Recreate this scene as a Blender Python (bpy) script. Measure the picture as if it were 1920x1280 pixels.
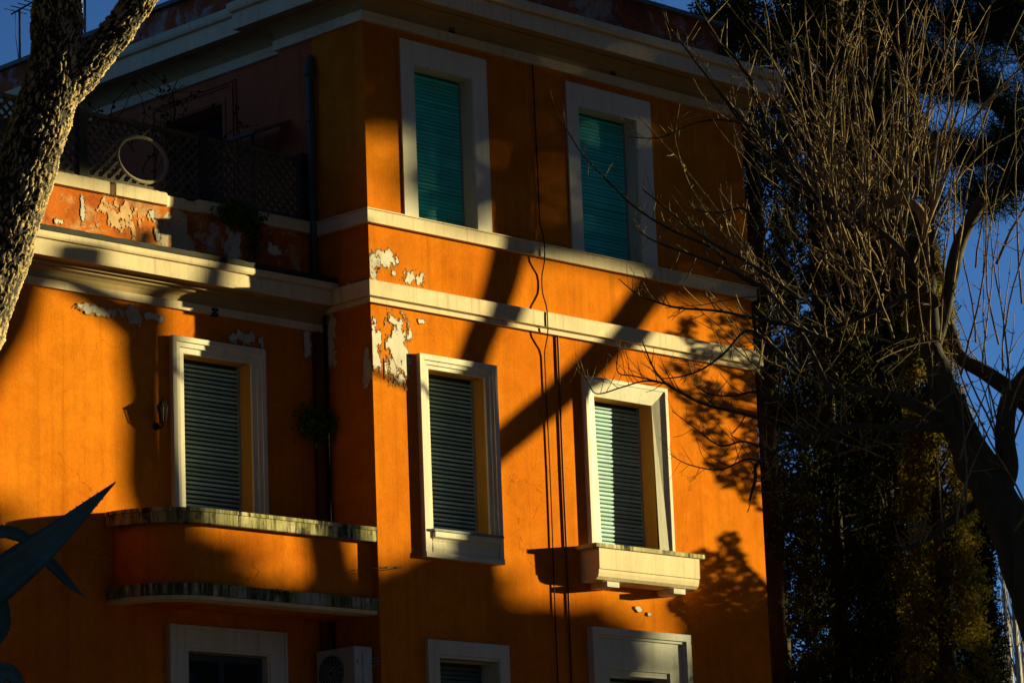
import bpy, bmesh, math, random
import numpy as np
from mathutils import Vector, Matrix, noise

random.seed(7); RNG = np.random.default_rng(7)
for o in list(bpy.data.objects): bpy.data.objects.remove(o)
scene = bpy.context.scene; COL = scene.collection

# ------------------------------------------------------------------ camera
FPX, YAW, PITCH, ROLL = 6102.27, 0.79645103, 0.21210646, -0.03884243
CAM = Vector((-25.96824, -27.74257, 1.6))
def _axes():
    f = Vector((math.sin(YAW)*math.cos(PITCH), math.cos(YAW)*math.cos(PITCH), math.sin(PITCH)))
    r = Vector((math.cos(YAW), -math.sin(YAW), 0)); u = r.cross(f)
    return (r*math.cos(ROLL)+u*math.sin(ROLL), -r*math.sin(ROLL)+u*math.cos(ROLL), f)
CR, CU, CF = _axes()
cd = bpy.data.cameras.new('camera'); cam = bpy.data.objects.new('camera', cd); COL.objects.link(cam)
cd.sensor_width = 36; cd.lens = FPX/1920*36; cd.clip_start = .1; cd.clip_end = 6000
M = Matrix.Identity(4)
for i, ax in enumerate((CR, CU, -CF)):
    for j in range(3): M[j][i] = ax[j]
M.translation = CAM; cam.matrix_world = M; scene.camera = cam

# ------------------------------------------------------------------ light
SUN_AZ, SUN_EL = math.radians(67.0), math.radians(6.6)      # azimuth from the facade normal (-y) towards +x
S = Vector((math.sin(SUN_AZ)*math.cos(SUN_EL), -math.cos(SUN_AZ)*math.cos(SUN_EL), math.sin(SUN_EL)))   # towards the sun
w = bpy.data.worlds.new('World'); scene.world = w; w.use_nodes = True
nt = w.node_tree; bg = nt.nodes['Background']
sky = nt.nodes.new('ShaderNodeTexSky'); sky.sky_type = 'NISHITA'; sky.sun_disc = False
sky.sun_elevation = SUN_EL; sky.sun_rotation = math.atan2(S.x, S.y)
sky.air_density = 0.55; sky.dust_density = 0.0; sky.ozone_density = 4.0
nt.links.new(sky.outputs[0], bg.inputs[0]); bg.inputs[1].default_value = 0.05
sl = bpy.data.lights.new('sun', 'SUN'); sl.energy = 5.0; sl.angle = math.radians(.55); sl.color = (1, .93, .46)
so = bpy.data.objects.new('sun', sl); COL.objects.link(so); so.location = S*60
so.rotation_euler = (-S).to_track_quat('-Z', 'Y').to_euler()
scene.view_settings.view_transform = 'Standard'; scene.view_settings.look = 'None'
scene.view_settings.exposure = 1.4; scene.view_settings.gamma = 1

# ------------------------------------------------------------------ pixel helpers (photograph is 1920 x 1280)
def ray(px, py): return CF + CR*((px-960)/FPX) - CU*((py-640)/FPX)
def on_y(px, py, c=0.0):
    d = ray(px, py); return CAM + d*((c-CAM.y)/d.y)
def on_x(px, py, c=0.0):
    d = ray(px, py); return CAM + d*((c-CAM.x)/d.x)
def at_d(px, py, D):                      # point seen at a pixel, D metres away on the ground plan
    d = ray(px, py); return CAM + d*(D/math.hypot(d.x, d.y))

# ------------------------------------------------------------------ mesh builder
class MB:
    def __init__(s): s.v = []; s.f = []
    def add(s, vs, fs):
        n = len(s.v); s.v += [tuple(v) for v in vs]; s.f += [tuple(i+n for i in f) for f in fs]; return s
    def box(s, x0, x1, y0, y1, z0, z1):
        return s.add([(x0,y0,z0),(x1,y0,z0),(x1,y1,z0),(x0,y1,z0),(x0,y0,z1),(x1,y0,z1),(x1,y1,z1),(x0,y1,z1)],
                     [(0,3,2,1),(4,5,6,7),(0,1,5,4),(1,2,6,5),(2,3,7,6),(3,0,4,7)])
    def tube(s, pts, rad, n=8, cap=True):
        pts = [Vector(p) for p in pts]; k = len(pts)
        if not hasattr(rad, '__len__'): rad = [rad]*k
        vs = []; prev = None
        for i, p in enumerate(pts):
            t = (pts[min(i+1,k-1)]-pts[max(i-1,0)]); t = t.normalized() if t.length > 1e-9 else Vector((0,0,1))
            if prev is None: a = t.orthogonal().normalized()
            else:
                a = prev - t*prev.dot(t); a = a.normalized() if a.length > 1e-6 else t.orthogonal().normalized()
            prev = a; b = t.cross(a)
            for j in range(n):
                q = 2*math.pi*j/n; vs.append(p + (a*math.cos(q)+b*math.sin(q))*rad[i])
        fs = [(i*n+j, i*n+(j+1)%n, (i+1)*n+(j+1)%n, (i+1)*n+j) for i in range(k-1) for j in range(n)]
        if cap: fs += [tuple(range(n-1,-1,-1)), tuple((k-1)*n+j for j in range(n))]
        return s.add(vs, fs)
    def prism_x(s, prof, x0, x1):          # closed profile (y, z) run along x
        n = len(prof)
        vs = [(x0,y,z) for y,z in prof]+[(x1,y,z) for y,z in prof]
        return s.add(vs, [(i,(i+1)%n,n+(i+1)%n,n+i) for i in range(n)]+[tuple(range(n-1,-1,-1)), tuple(range(n,2*n))])
    def sweep(s, path, prof):              # plan path, profile of (outwards, z); outwards is to the right of travel
        path = [Vector(p) for p in path]; k = len(path); n = len(prof); nor = []
        for i in range(k-1):
            d = (path[i+1]-path[i]).normalized(); nor.append(Vector((d.y, -d.x)))
        vs = []
        for i in range(k):
            if i == 0: m = nor[0]
            elif i == k-1: m = nor[-1]
            else:
                m = nor[i-1]+nor[i]; m = m/(m.dot(nor[i]))
            for o_, z in prof: vs.append((path[i].x+m.x*o_, path[i].y+m.y*o_, z))
        fs = [(i*n+j, i*n+(j+1)%n, (i+1)*n+(j+1)%n, (i+1)*n+j) for i in range(k-1) for j in range(n)]
        fs += [tuple(range(n)), tuple((k-1)*n+j for j in range(n-1,-1,-1))]
        return s.add(vs, fs)
    def build(s, name, mat, parent=None, smooth=False, fix=True):
        me = bpy.data.meshes.new(name); me.from_pydata(s.v, [], s.f)
        if fix:
            bm = bmesh.new(); bm.from_mesh(me); bmesh.ops.recalc_face_normals(bm, faces=bm.faces); bm.to_mesh(me); bm.free()
        me.materials.append(mat)
        if smooth: me.polygons.foreach_set('use_smooth', [True]*len(me.polygons))
        me.update()
        o = bpy.data.objects.new(name, me); COL.objects.link(o)
        if parent is not None:
            o.parent = parent; o.matrix_parent_inverse = Matrix.Translation(-abs_loc(parent))
        return o
def abs_loc(o):
    v = Vector(o.location)
    if o.parent: v = v + abs_loc(o.parent) + o.matrix_parent_inverse.translation
    return v
def tag(o, label=None, cat=None, group=None, kind=None):
    for k, v in (('label',label),('category',cat),('group',group),('kind',kind)):
        if v: o[k] = v
    return o
def empty(name, loc, label, cat, group=None):
    o = bpy.data.objects.new(name, None); o.empty_display_size = .2; o.location = loc; COL.objects.link(o)
    return tag(o, label, cat, group)
def fast_mesh(name, V, Fc, mat, parent=None):   # numpy triangles or quads
    V = np.asarray(V, np.float32); Fc = np.asarray(Fc, np.int32); k = Fc.shape[1]
    me = bpy.data.meshes.new(name); me.vertices.add(len(V)); me.vertices.foreach_set('co', V.ravel())
    me.loops.add(Fc.size); me.loops.foreach_set('vertex_index', Fc.ravel())
    me.polygons.add(len(Fc)); me.polygons.foreach_set('loop_start', np.arange(len(Fc), dtype=np.int32)*k)
    me.polygons.foreach_set('loop_total', np.full(len(Fc), k, np.int32))
    me.update(calc_edges=True); me.materials.append(mat)
    o = bpy.data.objects.new(name, me); COL.objects.link(o)
    if parent is not None:
        o.parent = parent; o.matrix_parent_inverse = Matrix.Translation(-abs_loc(parent))
    return o

# ------------------------------------------------------------------ materials
class Mat:
    def __init__(s, name, rough=.85, spec=.2):
        s.m = bpy.data.materials.new(name); s.m.use_nodes = True; s.t = s.m.node_tree
        s.b = s.t.nodes['Principled BSDF']; s.b.inputs['Roughness'].default_value = rough
        s.b.inputs['Specular IOR Level'].default_value = spec
        s.tc = s.t.nodes.new('ShaderNodeNewGeometry'); s.pos = s.tc.outputs['Position']
    def n(s, t, **kw):
        nd = s.t.nodes.new(t)
        for k, v in kw.items():
            if k in nd.inputs: nd.inputs[k].default_value = v
            else: setattr(nd, k, v)
        return nd
    def link(s, a, b): s.t.links.new(a, b)
    def noise(s, scale, detail=4, rough=.6, stretch=None, off=0, dist=0):
        mp = s.n('ShaderNodeMapping'); s.link(s.pos, mp.inputs[0])
        if stretch: mp.inputs['Scale'].default_value = stretch
        mp.inputs['Location'].default_value = (off, off*1.7, off*.6)
        nz = s.n('ShaderNodeTexNoise'); nz.inputs['Scale'].default_value = scale; nz.inputs['Detail'].default_value = detail
        nz.inputs['Roughness'].default_value = rough; nz.inputs['Distortion'].default_value = dist
        s.link(mp.outputs[0], nz.inputs['Vector']); return nz.outputs['Fac']
    def ramp(s, fac, stops):
        r = s.n('ShaderNodeValToRGB'); e = r.color_ramp.elements
        while len(e) < len(stops): e.new(.5)
        for i, (p, c) in enumerate(stops):
            e[i].position = p; e[i].color = (c[0],c[1],c[2],1) if hasattr(c,'__len__') else (c,c,c,1)
        s.link(fac, r.inputs[0]); return r.outputs[0]
    def mix(s, fac, a, b, mode='MIX'):
        m = s.n('ShaderNodeMix', data_type='RGBA', blend_type=mode)
        for inp, v in ((m.inputs[0],fac),(m.inputs[6],a),(m.inputs[7],b)):
            if hasattr(v, 'is_output') or isinstance(v, bpy.types.NodeSocket): s.link(v, inp)
            elif hasattr(v, '__len__'): inp.default_value = (v[0],v[1],v[2],1)
            else: inp.default_value = v
        return m.outputs[2]
    def color(s, c):
        if isinstance(c, bpy.types.NodeSocket): s.link(c, s.b.inputs['Base Color'])
        else: s.b.inputs['Base Color'].default_value = (c[0],c[1],c[2],1)
        return s
    def bump(s, h, strength=.3, dist=.01):
        b = s.n('ShaderNodeBump'); b.inputs['Strength'].default_value = strength; b.inputs['Distance'].default_value = dist
        s.link(h, b.inputs['Height']); s.link(b.outputs[0], s.b.inputs['Normal']); return s

def stucco(name, c1, c2, c3, worn=None, grime=.30):
    m = Mat(name, .95, 0.0)
    big = m.ramp(m.noise(.55, 6, .62, off=3), [(.3, c2), (.5, c1), (.72, c3)])
    streak = m.ramp(m.noise(1.0, 6, .68, stretch=(6, 6, .30), off=9), [(.30, .80), (.60, 1.0)])
    col = m.mix(.8, big, streak, 'MULTIPLY')
    drip = m.ramp(m.noise(1.0, 7, .7, stretch=(11, 11, .16), off=31), [(.54, 0.0), (.72, grime)])
    col = m.mix(drip, col, (c2[0]*.38, c2[1]*.42, c2[2]*1.2))
    fine = m.ramp(m.noise(34, 3, .7), [(.25, .80), (.7, 1.08)])
    col = m.mix(.7, col, fine, 'MULTIPLY')
    trow = m.ramp(m.noise(2.6, 8, .74, off=21, dist=1.2), [(.3, .80), (.62, 1.06)])
    col = m.mix(.85, col, trow, 'MULTIPLY')
    pale = m.ramp(m.noise(1.3, 7, .7, off=44, dist=.5), [(.60, 0.0), (.75, .35)])
    col = m.mix(pale, col, (c3[0]*.95, c3[1]*1.35, c3[2]*3))
    v = m.n('ShaderNodeTexVoronoi', feature='DISTANCE_TO_EDGE'); v.inputs['Scale'].default_value = .55
    mp = m.n('ShaderNodeMapping'); m.link(m.pos, mp.inputs[0]); nz = m.n('ShaderNodeTexNoise'); nz.inputs['Scale'].default_value = 2.2; nz.inputs['Detail'].default_value = 6
    m.link(m.pos, nz.inputs['Vector']); ad = m.n('ShaderNodeVectorMath', operation='MULTIPLY_ADD'); m.link(nz.outputs['Color'], ad.inputs[0]); ad.inputs[1].default_value = (.7,.7,.7); m.link(m.pos, ad.inputs[2]); m.link(ad.outputs[0], v.inputs['Vector'])
    crk = m.ramp(v.outputs['Distance'], [(.0, 1.0), (.0035, 0.0)]); brk = m.ramp(m.noise(.9, 3, .5, off=61), [(.52, 0.0), (.58, .55)])
    col = m.mix(m.mix(1.0, crk, brk, 'MULTIPLY'), col, (c2[0]*.25, c2[1]*.3, c2[2]))
    if worn:
        f = m.ramp(m.noise(2.6, 8, .72, off=5, dist=.6), [(.50, 0.0), (.60, 1.0)])
        col = m.mix(f, col, worn)
        f = m.ramp(m.noise(1.4, 8, .72, off=15, dist=.6), [(.50, 0.0), (.66, .8)])
        col = m.mix(f, col, (c2[0]*.3, c2[1]*.35, c2[2]*1.5))
    m.color(col); m.bump(m.noise(48, 6, .75), .55, .008); return m.m
ORANGE = stucco('orange_stucco', (.62,.160,.009), (.53,.120,.008), (.70,.200,.011))
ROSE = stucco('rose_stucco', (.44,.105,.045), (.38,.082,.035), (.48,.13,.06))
TERRACE = stucco('weathered_terrace_stucco', (.56,.13,.018), (.46,.09,.014), (.62,.19,.04), worn=(.50,.27,.12))
ATTIC = stucco('attic_stucco', (.36,.085,.03), (.28,.06,.022), (.42,.12,.05), worn=(.34,.24,.2))
def cream(name, base, dirt, amt=.35):
    m = Mat(name, .8, .15)
    f = m.ramp(m.noise(1.6, 8, .68, off=2), [(.45, 0.0), (.75, amt)])
    col = m.mix(f, base, dirt)
    st = m.ramp(m.noise(1.2, 6, .7, stretch=(9,9,.5), off=4), [(.3, .82), (.6, 1.0)])
    col = m.mix(.6, col, st, 'MULTIPLY')
    sp = m.ramp(m.noise(7, 9, .78, off=8), [(.60, 0.0), (.70, .75)]); ms = m.ramp(m.noise(.9, 4, .6, off=18), [(.42, 0.0), (.60, 1.0)])
    col = m.mix(m.mix(1.0, sp, ms, 'MULTIPLY'), col, (dirt[0]*.35, dirt[1]*.33, dirt[2]*.3))
    dr = m.ramp(m.noise(1.0, 6, .7, stretch=(14,14,.4), off=27), [(.55, 0.0), (.74, .45)]); col = m.mix(dr, col, (dirt[0]*.6, dirt[1]*.56, dirt[2]*.5))
    m.color(col); m.bump(m.noise(30, 7, .7), .4, .006); return m.m
CREAM = cream('cream_trim', (.66,.50,.31), (.26,.18,.10))
OCHRE = cream('ochre_reveal', (.46,.25,.06), (.33,.17,.04), .3)
CREAM_W = cream('pale_casing', (.70,.60,.47), (.38,.30,.21), .25)
GREYCREAM = cream('grey_casing', (.58,.53,.46), (.40,.35,.29), .4)
PLASTER = cream('bare_plaster', (.60,.51,.41), (.26,.20,.15), 1.0)
def lichen(name, base, growth=(.33,.28,.10)):
    m = Mat(name, .95, .05)
    a = m.ramp(m.noise(1.5, 7, .75, stretch=(7,7,.5), off=1), [(.46, 0.0), (.58, 1.0)])
    b = m.ramp(m.noise(5, 6, .7, off=7), [(.42, 0.0), (.58, 1.0)])
    c = m.mix(a, (.030,.026,.018), base); c = m.mix(m.mix(.5, b, a, 'MULTIPLY'), c, growth)
    big = m.ramp(m.noise(.8, 3, .5, off=12), [(.34, 0.0), (.46, 1.0)])
    c = m.mix(big, base, c); m.color(c); m.bump(m.noise(30, 5, .7), .5, .01); return m.m
LICHEN = lichen('lichened_stone', (.58,.47,.28))
MOSS = lichen('mossy_stone', (.46,.44,.34), (.10,.13,.02))
def simple(name, c, rough=.7, var=.25, scale=8, spec=.3, metal=0, bump=0, stretch=None):
    m = Mat(name, rough, spec); m.b.inputs['Metallic'].default_value = metal
    f = m.ramp(m.noise(scale, 5, .6, stretch=stretch), [(.3, 1-var), (.7, 1+var)])
    m.color(m.mix(1.0, c, f, 'MULTIPLY'))
    if bump: m.bump(m.noise(scale*3, 4, .6, stretch=stretch), bump, .01)
    return m.m
def slat_mat(name, c, c_dirt):
    m = Mat(name, .55, .35); oi = m.n('ShaderNodeObjectInfo')
    v = m.ramp(oi.outputs['Random'], [(0, .78), (1, 1.12)]); col = m.mix(1.0, c, v, 'MULTIPLY')
    d = m.ramp(m.noise(2.2, 7, .7, stretch=(3,3,.5), off=6), [(.46, 0.0), (.72, .55)]); col = m.mix(d, col, c_dirt)
    m.color(col); return m.m
TURQ = slat_mat('turquoise_slat', (.03,.62,.55), (.08,.36,.33))
GREEN = slat_mat('faded_green_slat', (.30,.50,.52), (.16,.24,.24))
DARKGAP = simple('shutter_gap', (.01,.03,.03), .8, .1)
GUIDE = simple('grey_guide_rail', (.22,.26,.28), .5, .1)
IRON = simple('dark_iron', (.02,.018,.016), .6, .2)
CABLE = simple('black_cable', (.012,.010,.010), .7, .1)
COPPER = simple('patinated_downpipe', (.045,.055,.045), .6, .5, 3, .4, stretch=(3,3,.6))
BROWNP = simple('painted_downpipe', (.14,.045,.016), .7, .3, 4)
GUTTER = simple('tarred_gutter', (.022,.018,.013), .9, .4)
WOOD = simple('weathered_trellis_wood', (.10,.072,.042), .8, .45, 9, .2, bump=.3, stretch=(1,1,1))
DARKWOOD = simple('dark_trellis_post', (.035,.027,.02), .8, .3)
DARKDOOR = simple('blue_black_door_paint', (.022,.030,.036), .4, .2)
INTERIOR = simple('dark_interior', (.01,.008,.007), .9, .1)
def glass_mat():
    m = Mat('window_glass', .05, .5); m.color((.012,.014,.015)); return m.m
GLASS = glass_mat()
ACW = simple('ac_white_metal', (.36,.37,.36), .45, .15, 6, .3)
ORANGE_STICKER = simple('sticker_orange', (.6,.15,.03), .5, .05)
def leaf_mat(name, c, c2, scale=3, rough=.6, trans=.0):
    m = Mat(name, .95, .02)
    f = m.ramp(m.noise(scale, 3, .6), [(.35, 0.0), (.65, 1.0)])
    col = m.mix(f, c, c2); m.color(col)
    if trans:
        tr = m.n('ShaderNodeBsdfTranslucent'); m.link(col, tr.inputs[0]); mx = m.n('ShaderNodeMixShader'); mx.inputs[0].default_value = trans
        m.link(m.b.outputs[0], mx.inputs[1]); m.link(tr.outputs[0], mx.inputs[2]); m.link(mx.outputs[0], m.t.nodes['Material Output'].inputs['Surface'])
    return m.m
CYP = leaf_mat('cypress_foliage', (.020,.025,.006), (.044,.040,.009))
CYP_SUN = leaf_mat('sunlit_cypress_foliage', (.10,.10,.012), (.24,.14,.018), trans=.5)  # golden tone paints sunlight into the leaf colour of one cypress
PINE = leaf_mat('pine_needles', (.020,.030,.012), (.045,.055,.02))
IVY = leaf_mat('ivy_leaves', (.05,.11,.015), (.10,.17,.03), 12, trans=.3)
DEADLEAF = leaf_mat('dry_vine', (.03,.022,.012), (.055,.035,.018), 10)
def bark(name, c1, c2, scale, stretch=(1,1,.25), bump=.6):
    m = Mat(name, .9, .15)
    n1 = m.noise(scale, 7, .7, stretch=stretch)
    m.color(m.ramp(n1, [(.3, c1), (.65, c2)])); m.bump(m.noise(scale*2, 6, .7, stretch=stretch, off=3), bump, .02); return m.m
TWIG = bark('bare_tree_bark', (.045,.028,.014), (.32,.20,.085), 17)
SHADE_BARK = bark('shade_darkened_bark', (.025,.018,.011), (.07,.048,.025), 9)  # bark darkened to paint shade and silhouette onto trunk and limbs
PBARK = bark('dark_pine_bark', (.03,.02,.013), (.07,.045,.028), 6)
POPLAR = bark('pale_poplar_bark', (.22,.18,.15), (.40,.34,.29), 5)
def pine_bark():
    m = Mat('plated_pine_bark', .85, .2)
    at = m.n('ShaderNodeAttribute', attribute_name='plate')
    n1 = m.noise(30, 6, .7, stretch=(1,1,.4))
    plate = m.ramp(n1, [(.3, (.13,.08,.036)), (.66, (.56,.38,.18))])
    m.color(m.mix(m.ramp(at.outputs['Fac'], [(.10, 0.0), (.60, 1.0)]), (.022,.014,.009), plate))
    m.bump(m.noise(60, 6, .7), .5, .01); return m.m
PINEBARK = pine_bark()
AGAVE = bark('agave_leaf', (.028,.056,.052), (.075,.115,.10), 5, (1,1,1), .1)
AGAVE.node_tree.nodes['Principled BSDF'].inputs['Roughness'].default_value = .42
EARTH = simple('garden_earth', (.10,.075,.045), .95, .4, .6)
WALLSTONE = stucco('garden_wall_render', (.42,.30,.19), (.36,.25,.16), (.48,.35,.22))

# ------------------------------------------------------------------ ground
g = MB().add([(-3000,-3000,0),(3000,-3000,0),(3000,3000,0),(-3000,3000,0)], [(0,1,2,3)]).build('ground', EARTH, fix=False)
tag(g, 'brown earth of the garden in front of the house', 'ground', kind='structure')

# ================================================================== THE HOUSE
house = empty('apartment_building', (3.5, 4.5, 0), 'orange stucco apartment building with cream cornices and roller shutters', 'building')
W, BACK, YW, PY = 7.05, 10.0, .86, .97          # tower width, depth, wing wall plane

def wall_xz(mb, x0, x1, z0, z1, y, holes):
    xs = sorted({x0, x1, *[h[0] for h in holes], *[h[1] for h in holes]})
    zs = sorted({z0, z1, *[h[2] for h in holes], *[h[3] for h in holes]})
    for i in range(len(xs)-1):
        for j in range(len(zs)-1):
            cx, cz = (xs[i]+xs[i+1])/2, (zs[j]+zs[j+1])/2
            if any(h[0] < cx < h[1] and h[2] < cz < h[3] for h in holes): continue
            mb.add([(xs[i],y,zs[j]),(xs[i+1],y,zs[j]),(xs[i+1],y,zs[j+1]),(xs[i],y,zs[j+1])], [(0,1,2,3)])
# openings: x0, x1, z0, z1
TW = [(.83,1.83,11.49,13.44), (3.77,4.87,11.49,13.44)]
MW = [(.89,1.86,7.62,9.61), (3.84,4.93,7.50,9.61)]
LW = [(.93,1.91,4.1,6.10), (3.86,4.96,4.1,6.06)]
m = MB(); wall_xz(m, 0, W, -.2, 14.2, 0, TW+MW+LW)
m.build('wall', ORANGE, house, fix=False)['label'] = 'street front of the corner block'
# tower left face (x = 0), then the recessed rose wall behind the terrace
m = MB()
m.add([(0,.92,-.2),(0,0,-.2),(0,0,14.2),(0,.92,14.2)], [(0,1,2,3)])
m.build('side_wall', ORANGE, house, fix=False)
MB().add([(0,1.55,-.2),(0,.92,-.2),(0,.92,14.2),(0,1.55,14.2)], [(0,1,2,3)]).build('side_wall', ROSE, house, fix=False)  # rose colour stands in for pinkish sky light on this strip
def wall_yz(mb, y0, y1, z0, z1, x, holes):
    ys = sorted({y0, y1, *[h[0] for h in holes], *[h[1] for h in holes]})
    zs = sorted({z0, z1, *[h[2] for h in holes], *[h[3] for h in holes]})
    for i in range(len(ys)-1):
        for j in range(len(zs)-1):
            cy, cz = (ys[i]+ys[i+1])/2, (zs[j]+zs[j+1])/2
            if any(h[0] < cy < h[1] and h[2] < cz < h[3] for h in holes): continue
            mb.add([(x,ys[i+1],zs[j]),(x,ys[i],zs[j]),(x,ys[i],zs[j+1]),(x,ys[i+1],zs[j+1])], [(0,1,2,3)])
RX = .12; RD = (2.79, 3.95, 11.2, 13.47)
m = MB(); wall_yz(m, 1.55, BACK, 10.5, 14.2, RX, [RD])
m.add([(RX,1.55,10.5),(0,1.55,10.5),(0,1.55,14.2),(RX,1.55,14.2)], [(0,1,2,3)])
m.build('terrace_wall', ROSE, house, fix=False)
m = MB().box(RX+.35, RX+.4, RD[0]-.1, RD[1]+.1, RD[2]-.1, RD[3]+.1); m.build('terrace_door', INTERIOR, house)
m = MB()
for y0, y1, z0, z1 in ((RD[0], RD[0]+.002, RD[2], RD[3]), (RD[1]-.002, RD[1], RD[2], RD[3]), (RD[0], RD[1], RD[3]-.002, RD[3])):
    m.box(RX, RX+.36, y0, y1, z0, z1)
m.build('door_reveal', ROSE, house)
m = MB()                               # flat rose surround of the terrace door
for y0, y1, z0, z1 in ((2.50,2.53,11.2,13.72),(2.56,2.59,11.2,13.72),(4.15,4.18,11.2,13.72),(2.50,4.18,13.70,13.72),(2.59,4.15,13.66,13.68)):
    m.box(RX-.025, RX+.001, y0, y1, z0, z1)
m.box(RX-.012, RX, RD[0]-.07, RD[0]-.02, 11.2, 13.53); m.box(RX-.012, RX, RD[0]-.02, RD[1], 13.49, 13.53)
m.build('door_surround', ROSE, house)
# remaining shell (right end, back, roof) so no light leaks
m = MB()
m.add([(W,0,-.2),(W,BACK,-.2),(W,BACK,14.2),(W,0,14.2)], [(0,1,2,3)])
m.add([(W,BACK,-.2),(-16,BACK,-.2),(-16,BACK,14.2),(W,BACK,14.2)], [(0,1,2,3)])
m.build('rear_wall', ORANGE, house, fix=False)
m = MB()
for hs, d in ((TW,.30),(MW,.32),(LW,.34)):
    for h in hs: MB().box(h[0]-.3, h[1]+.3, d, d+.03, h[2]-.3, h[3]+.3).build('room_backing', INTERIOR, house)

# wing wall
WD = (-2.22,-1.17,7.0,9.57); LD = (-2.22,-1.03,3.6,6.10)
m = MB(); wall_xz(m, -16, 0, -.2, 10.68, YW, [WD, LD]); o = m.build('wall', ORANGE, house, fix=False); o['label'] = 'set back wing wall beside the corner block'
m = MB().box(WD[0]-.3, WD[1]+.3, YW+.30, YW+.33, WD[2]-.3, WD[3]+.3)
m.build('room_backing', INTERIOR, house); MB().box(LD[0]-.3, LD[1]+.3, YW+.30, YW+.33, LD[2]-.3, LD[3]+.3).build('room_backing', INTERIOR, house)
m = MB().box(-16, .12, PY+.1, BACK, 10.60, 10.95); m.build('terrace_floor', GREYCREAM, house)

# ---- cornices and bands
CORN = [(-.01,13.84),(.05,13.84),(.05,13.965),(.022,13.975),(.022,13.99),(.032,14.03),(.055,14.07),(.095,14.105),(.15,14.125),(.21,14.13),(.21,14.15),(.40,14.135),
        (.40,14.34),(.385,14.35),(.385,14.36),(.44,14.365),(.455,14.40),(.455,14.47),(.43,14.49),(.0,14.56),(-.01,14.56)]
HOUSE_PATH = [(RX,BACK),(RX,1.55),(0,1.55),(0,0),(W,0),(W,BACK)]
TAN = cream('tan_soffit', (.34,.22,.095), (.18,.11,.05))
MB().sweep(HOUSE_PATH, [(-.01,13.84),(.05,13.84),(.05,13.965),(-.01,13.972)]).build('cornice_fillet', CREAM, house)
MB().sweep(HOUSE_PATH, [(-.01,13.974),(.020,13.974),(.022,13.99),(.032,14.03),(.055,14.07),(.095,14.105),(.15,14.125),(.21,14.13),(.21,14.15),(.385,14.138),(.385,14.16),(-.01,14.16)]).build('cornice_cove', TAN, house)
MB().sweep(HOUSE_PATH, [(.30,14.162),(.388,14.162),(.388,14.135),(.40,14.135)]+CORN[12:-1]+[(-.01,14.56),(-.01,14.20),(.30,14.20)]).build('cornice', CREAM, house)
ATT = [(-.25,14.5),(-.04,14.5),(-.04,15.14),(-.25,15.14)]
m = MB().sweep([(RX+.2,BACK),(RX+.2,1.55),(.2,1.55),(.2,.05),(W-.26,.05),(W-.26,BACK)], ATT); m.build('attic_parapet', ATTIC, house)
m = MB().sweep([(RX+.2,BACK),(RX+.2,1.55),(.2,1.55),(.2,.05),(W-.26,.05),(W-.26,BACK)], [(-.27,15.142),(.03,15.142),(.03,15.20),(-.27,15.22)]); m.build('attic_coping', simple('slate_coping', (.10,.11,.10), .7, .3), house)
m = MB().box(.6, W-.5, .5, BACK-.2, 14.6, 14.7); m.build('roof', GUTTER, house)
PTH = [(0,1.0),(0,0),(W,0),(W,3)]
m = MB().sweep(PTH, [(-.01,11.30),(.06,11.30),(.06,11.455),(.075,11.46),(.075,11.475),(.0,11.495),(-.01,11.495)]); m.build('string_course', CREAM, house)
m = MB().sweep(PTH, [(-.01,10.315),(.05,10.315),(.05,10.365),(.035,10.372),(.035,10.382),(.085,10.388),(.085,10.575),(.06,10.59),(.0,10.60),(-.01,10.60)]); m.build('string_course', CREAM, house)
WC = [(-.01,10.09),(.035,10.09),(.035,10.185),(.015,10.195),(.015,10.205),(.03,10.25),(.06,10.285),(.10,10.305),(.10,10.33),(.15,10.335),(.15,10.37),(.27,10.38),
      (.27,10.555),(.258,10.562),(.258,10.572),(.29,10.577),(.30,10.60),(.30,10.655),(.0,10.67),(-.01,10.67)]
WP = [(-16,YW),(-.002,YW)]
MB().sweep(WP, [(-.01,10.09),(.035,10.09),(.035,10.185),(-.01,10.192)]).build('cornice_fillet', CREAM, house)
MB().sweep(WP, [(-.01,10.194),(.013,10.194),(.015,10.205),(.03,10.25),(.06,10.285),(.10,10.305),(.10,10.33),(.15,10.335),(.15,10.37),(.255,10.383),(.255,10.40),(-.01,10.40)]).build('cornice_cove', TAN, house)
MB().sweep(WP, [(.2,10.402),(.258,10.402),(.258,10.38)]+WC[11:-1]+[(-.01,10.67),(-.01,10.45),(.2,10.45)]).build('cornice', CREAM, house)
m = MB()                               # uneven tarred edge on top of the wing cornice
n = 160; vs = []; fs = []
for i in range(n+1):
    x = -9 + (9-.01)*i/n; a = .012*noise.noise((x*3,1,0)); b = .012*noise.noise((x*6,5,0))
    vs += [(x,.565+a,10.664),(x,.56+a,10.725+b),(x,.955,10.745+b),(x,.955,10.668)]
fs = [(i*4+j, i*4+(j+1)%4, i*4+4+(j+1)%4, i*4+4+j) for i in range(n) for j in range(4)]
MB().add(vs, fs).build('gutter_edge', GUTTER, house)
# terrace parapet with broken coping

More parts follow.
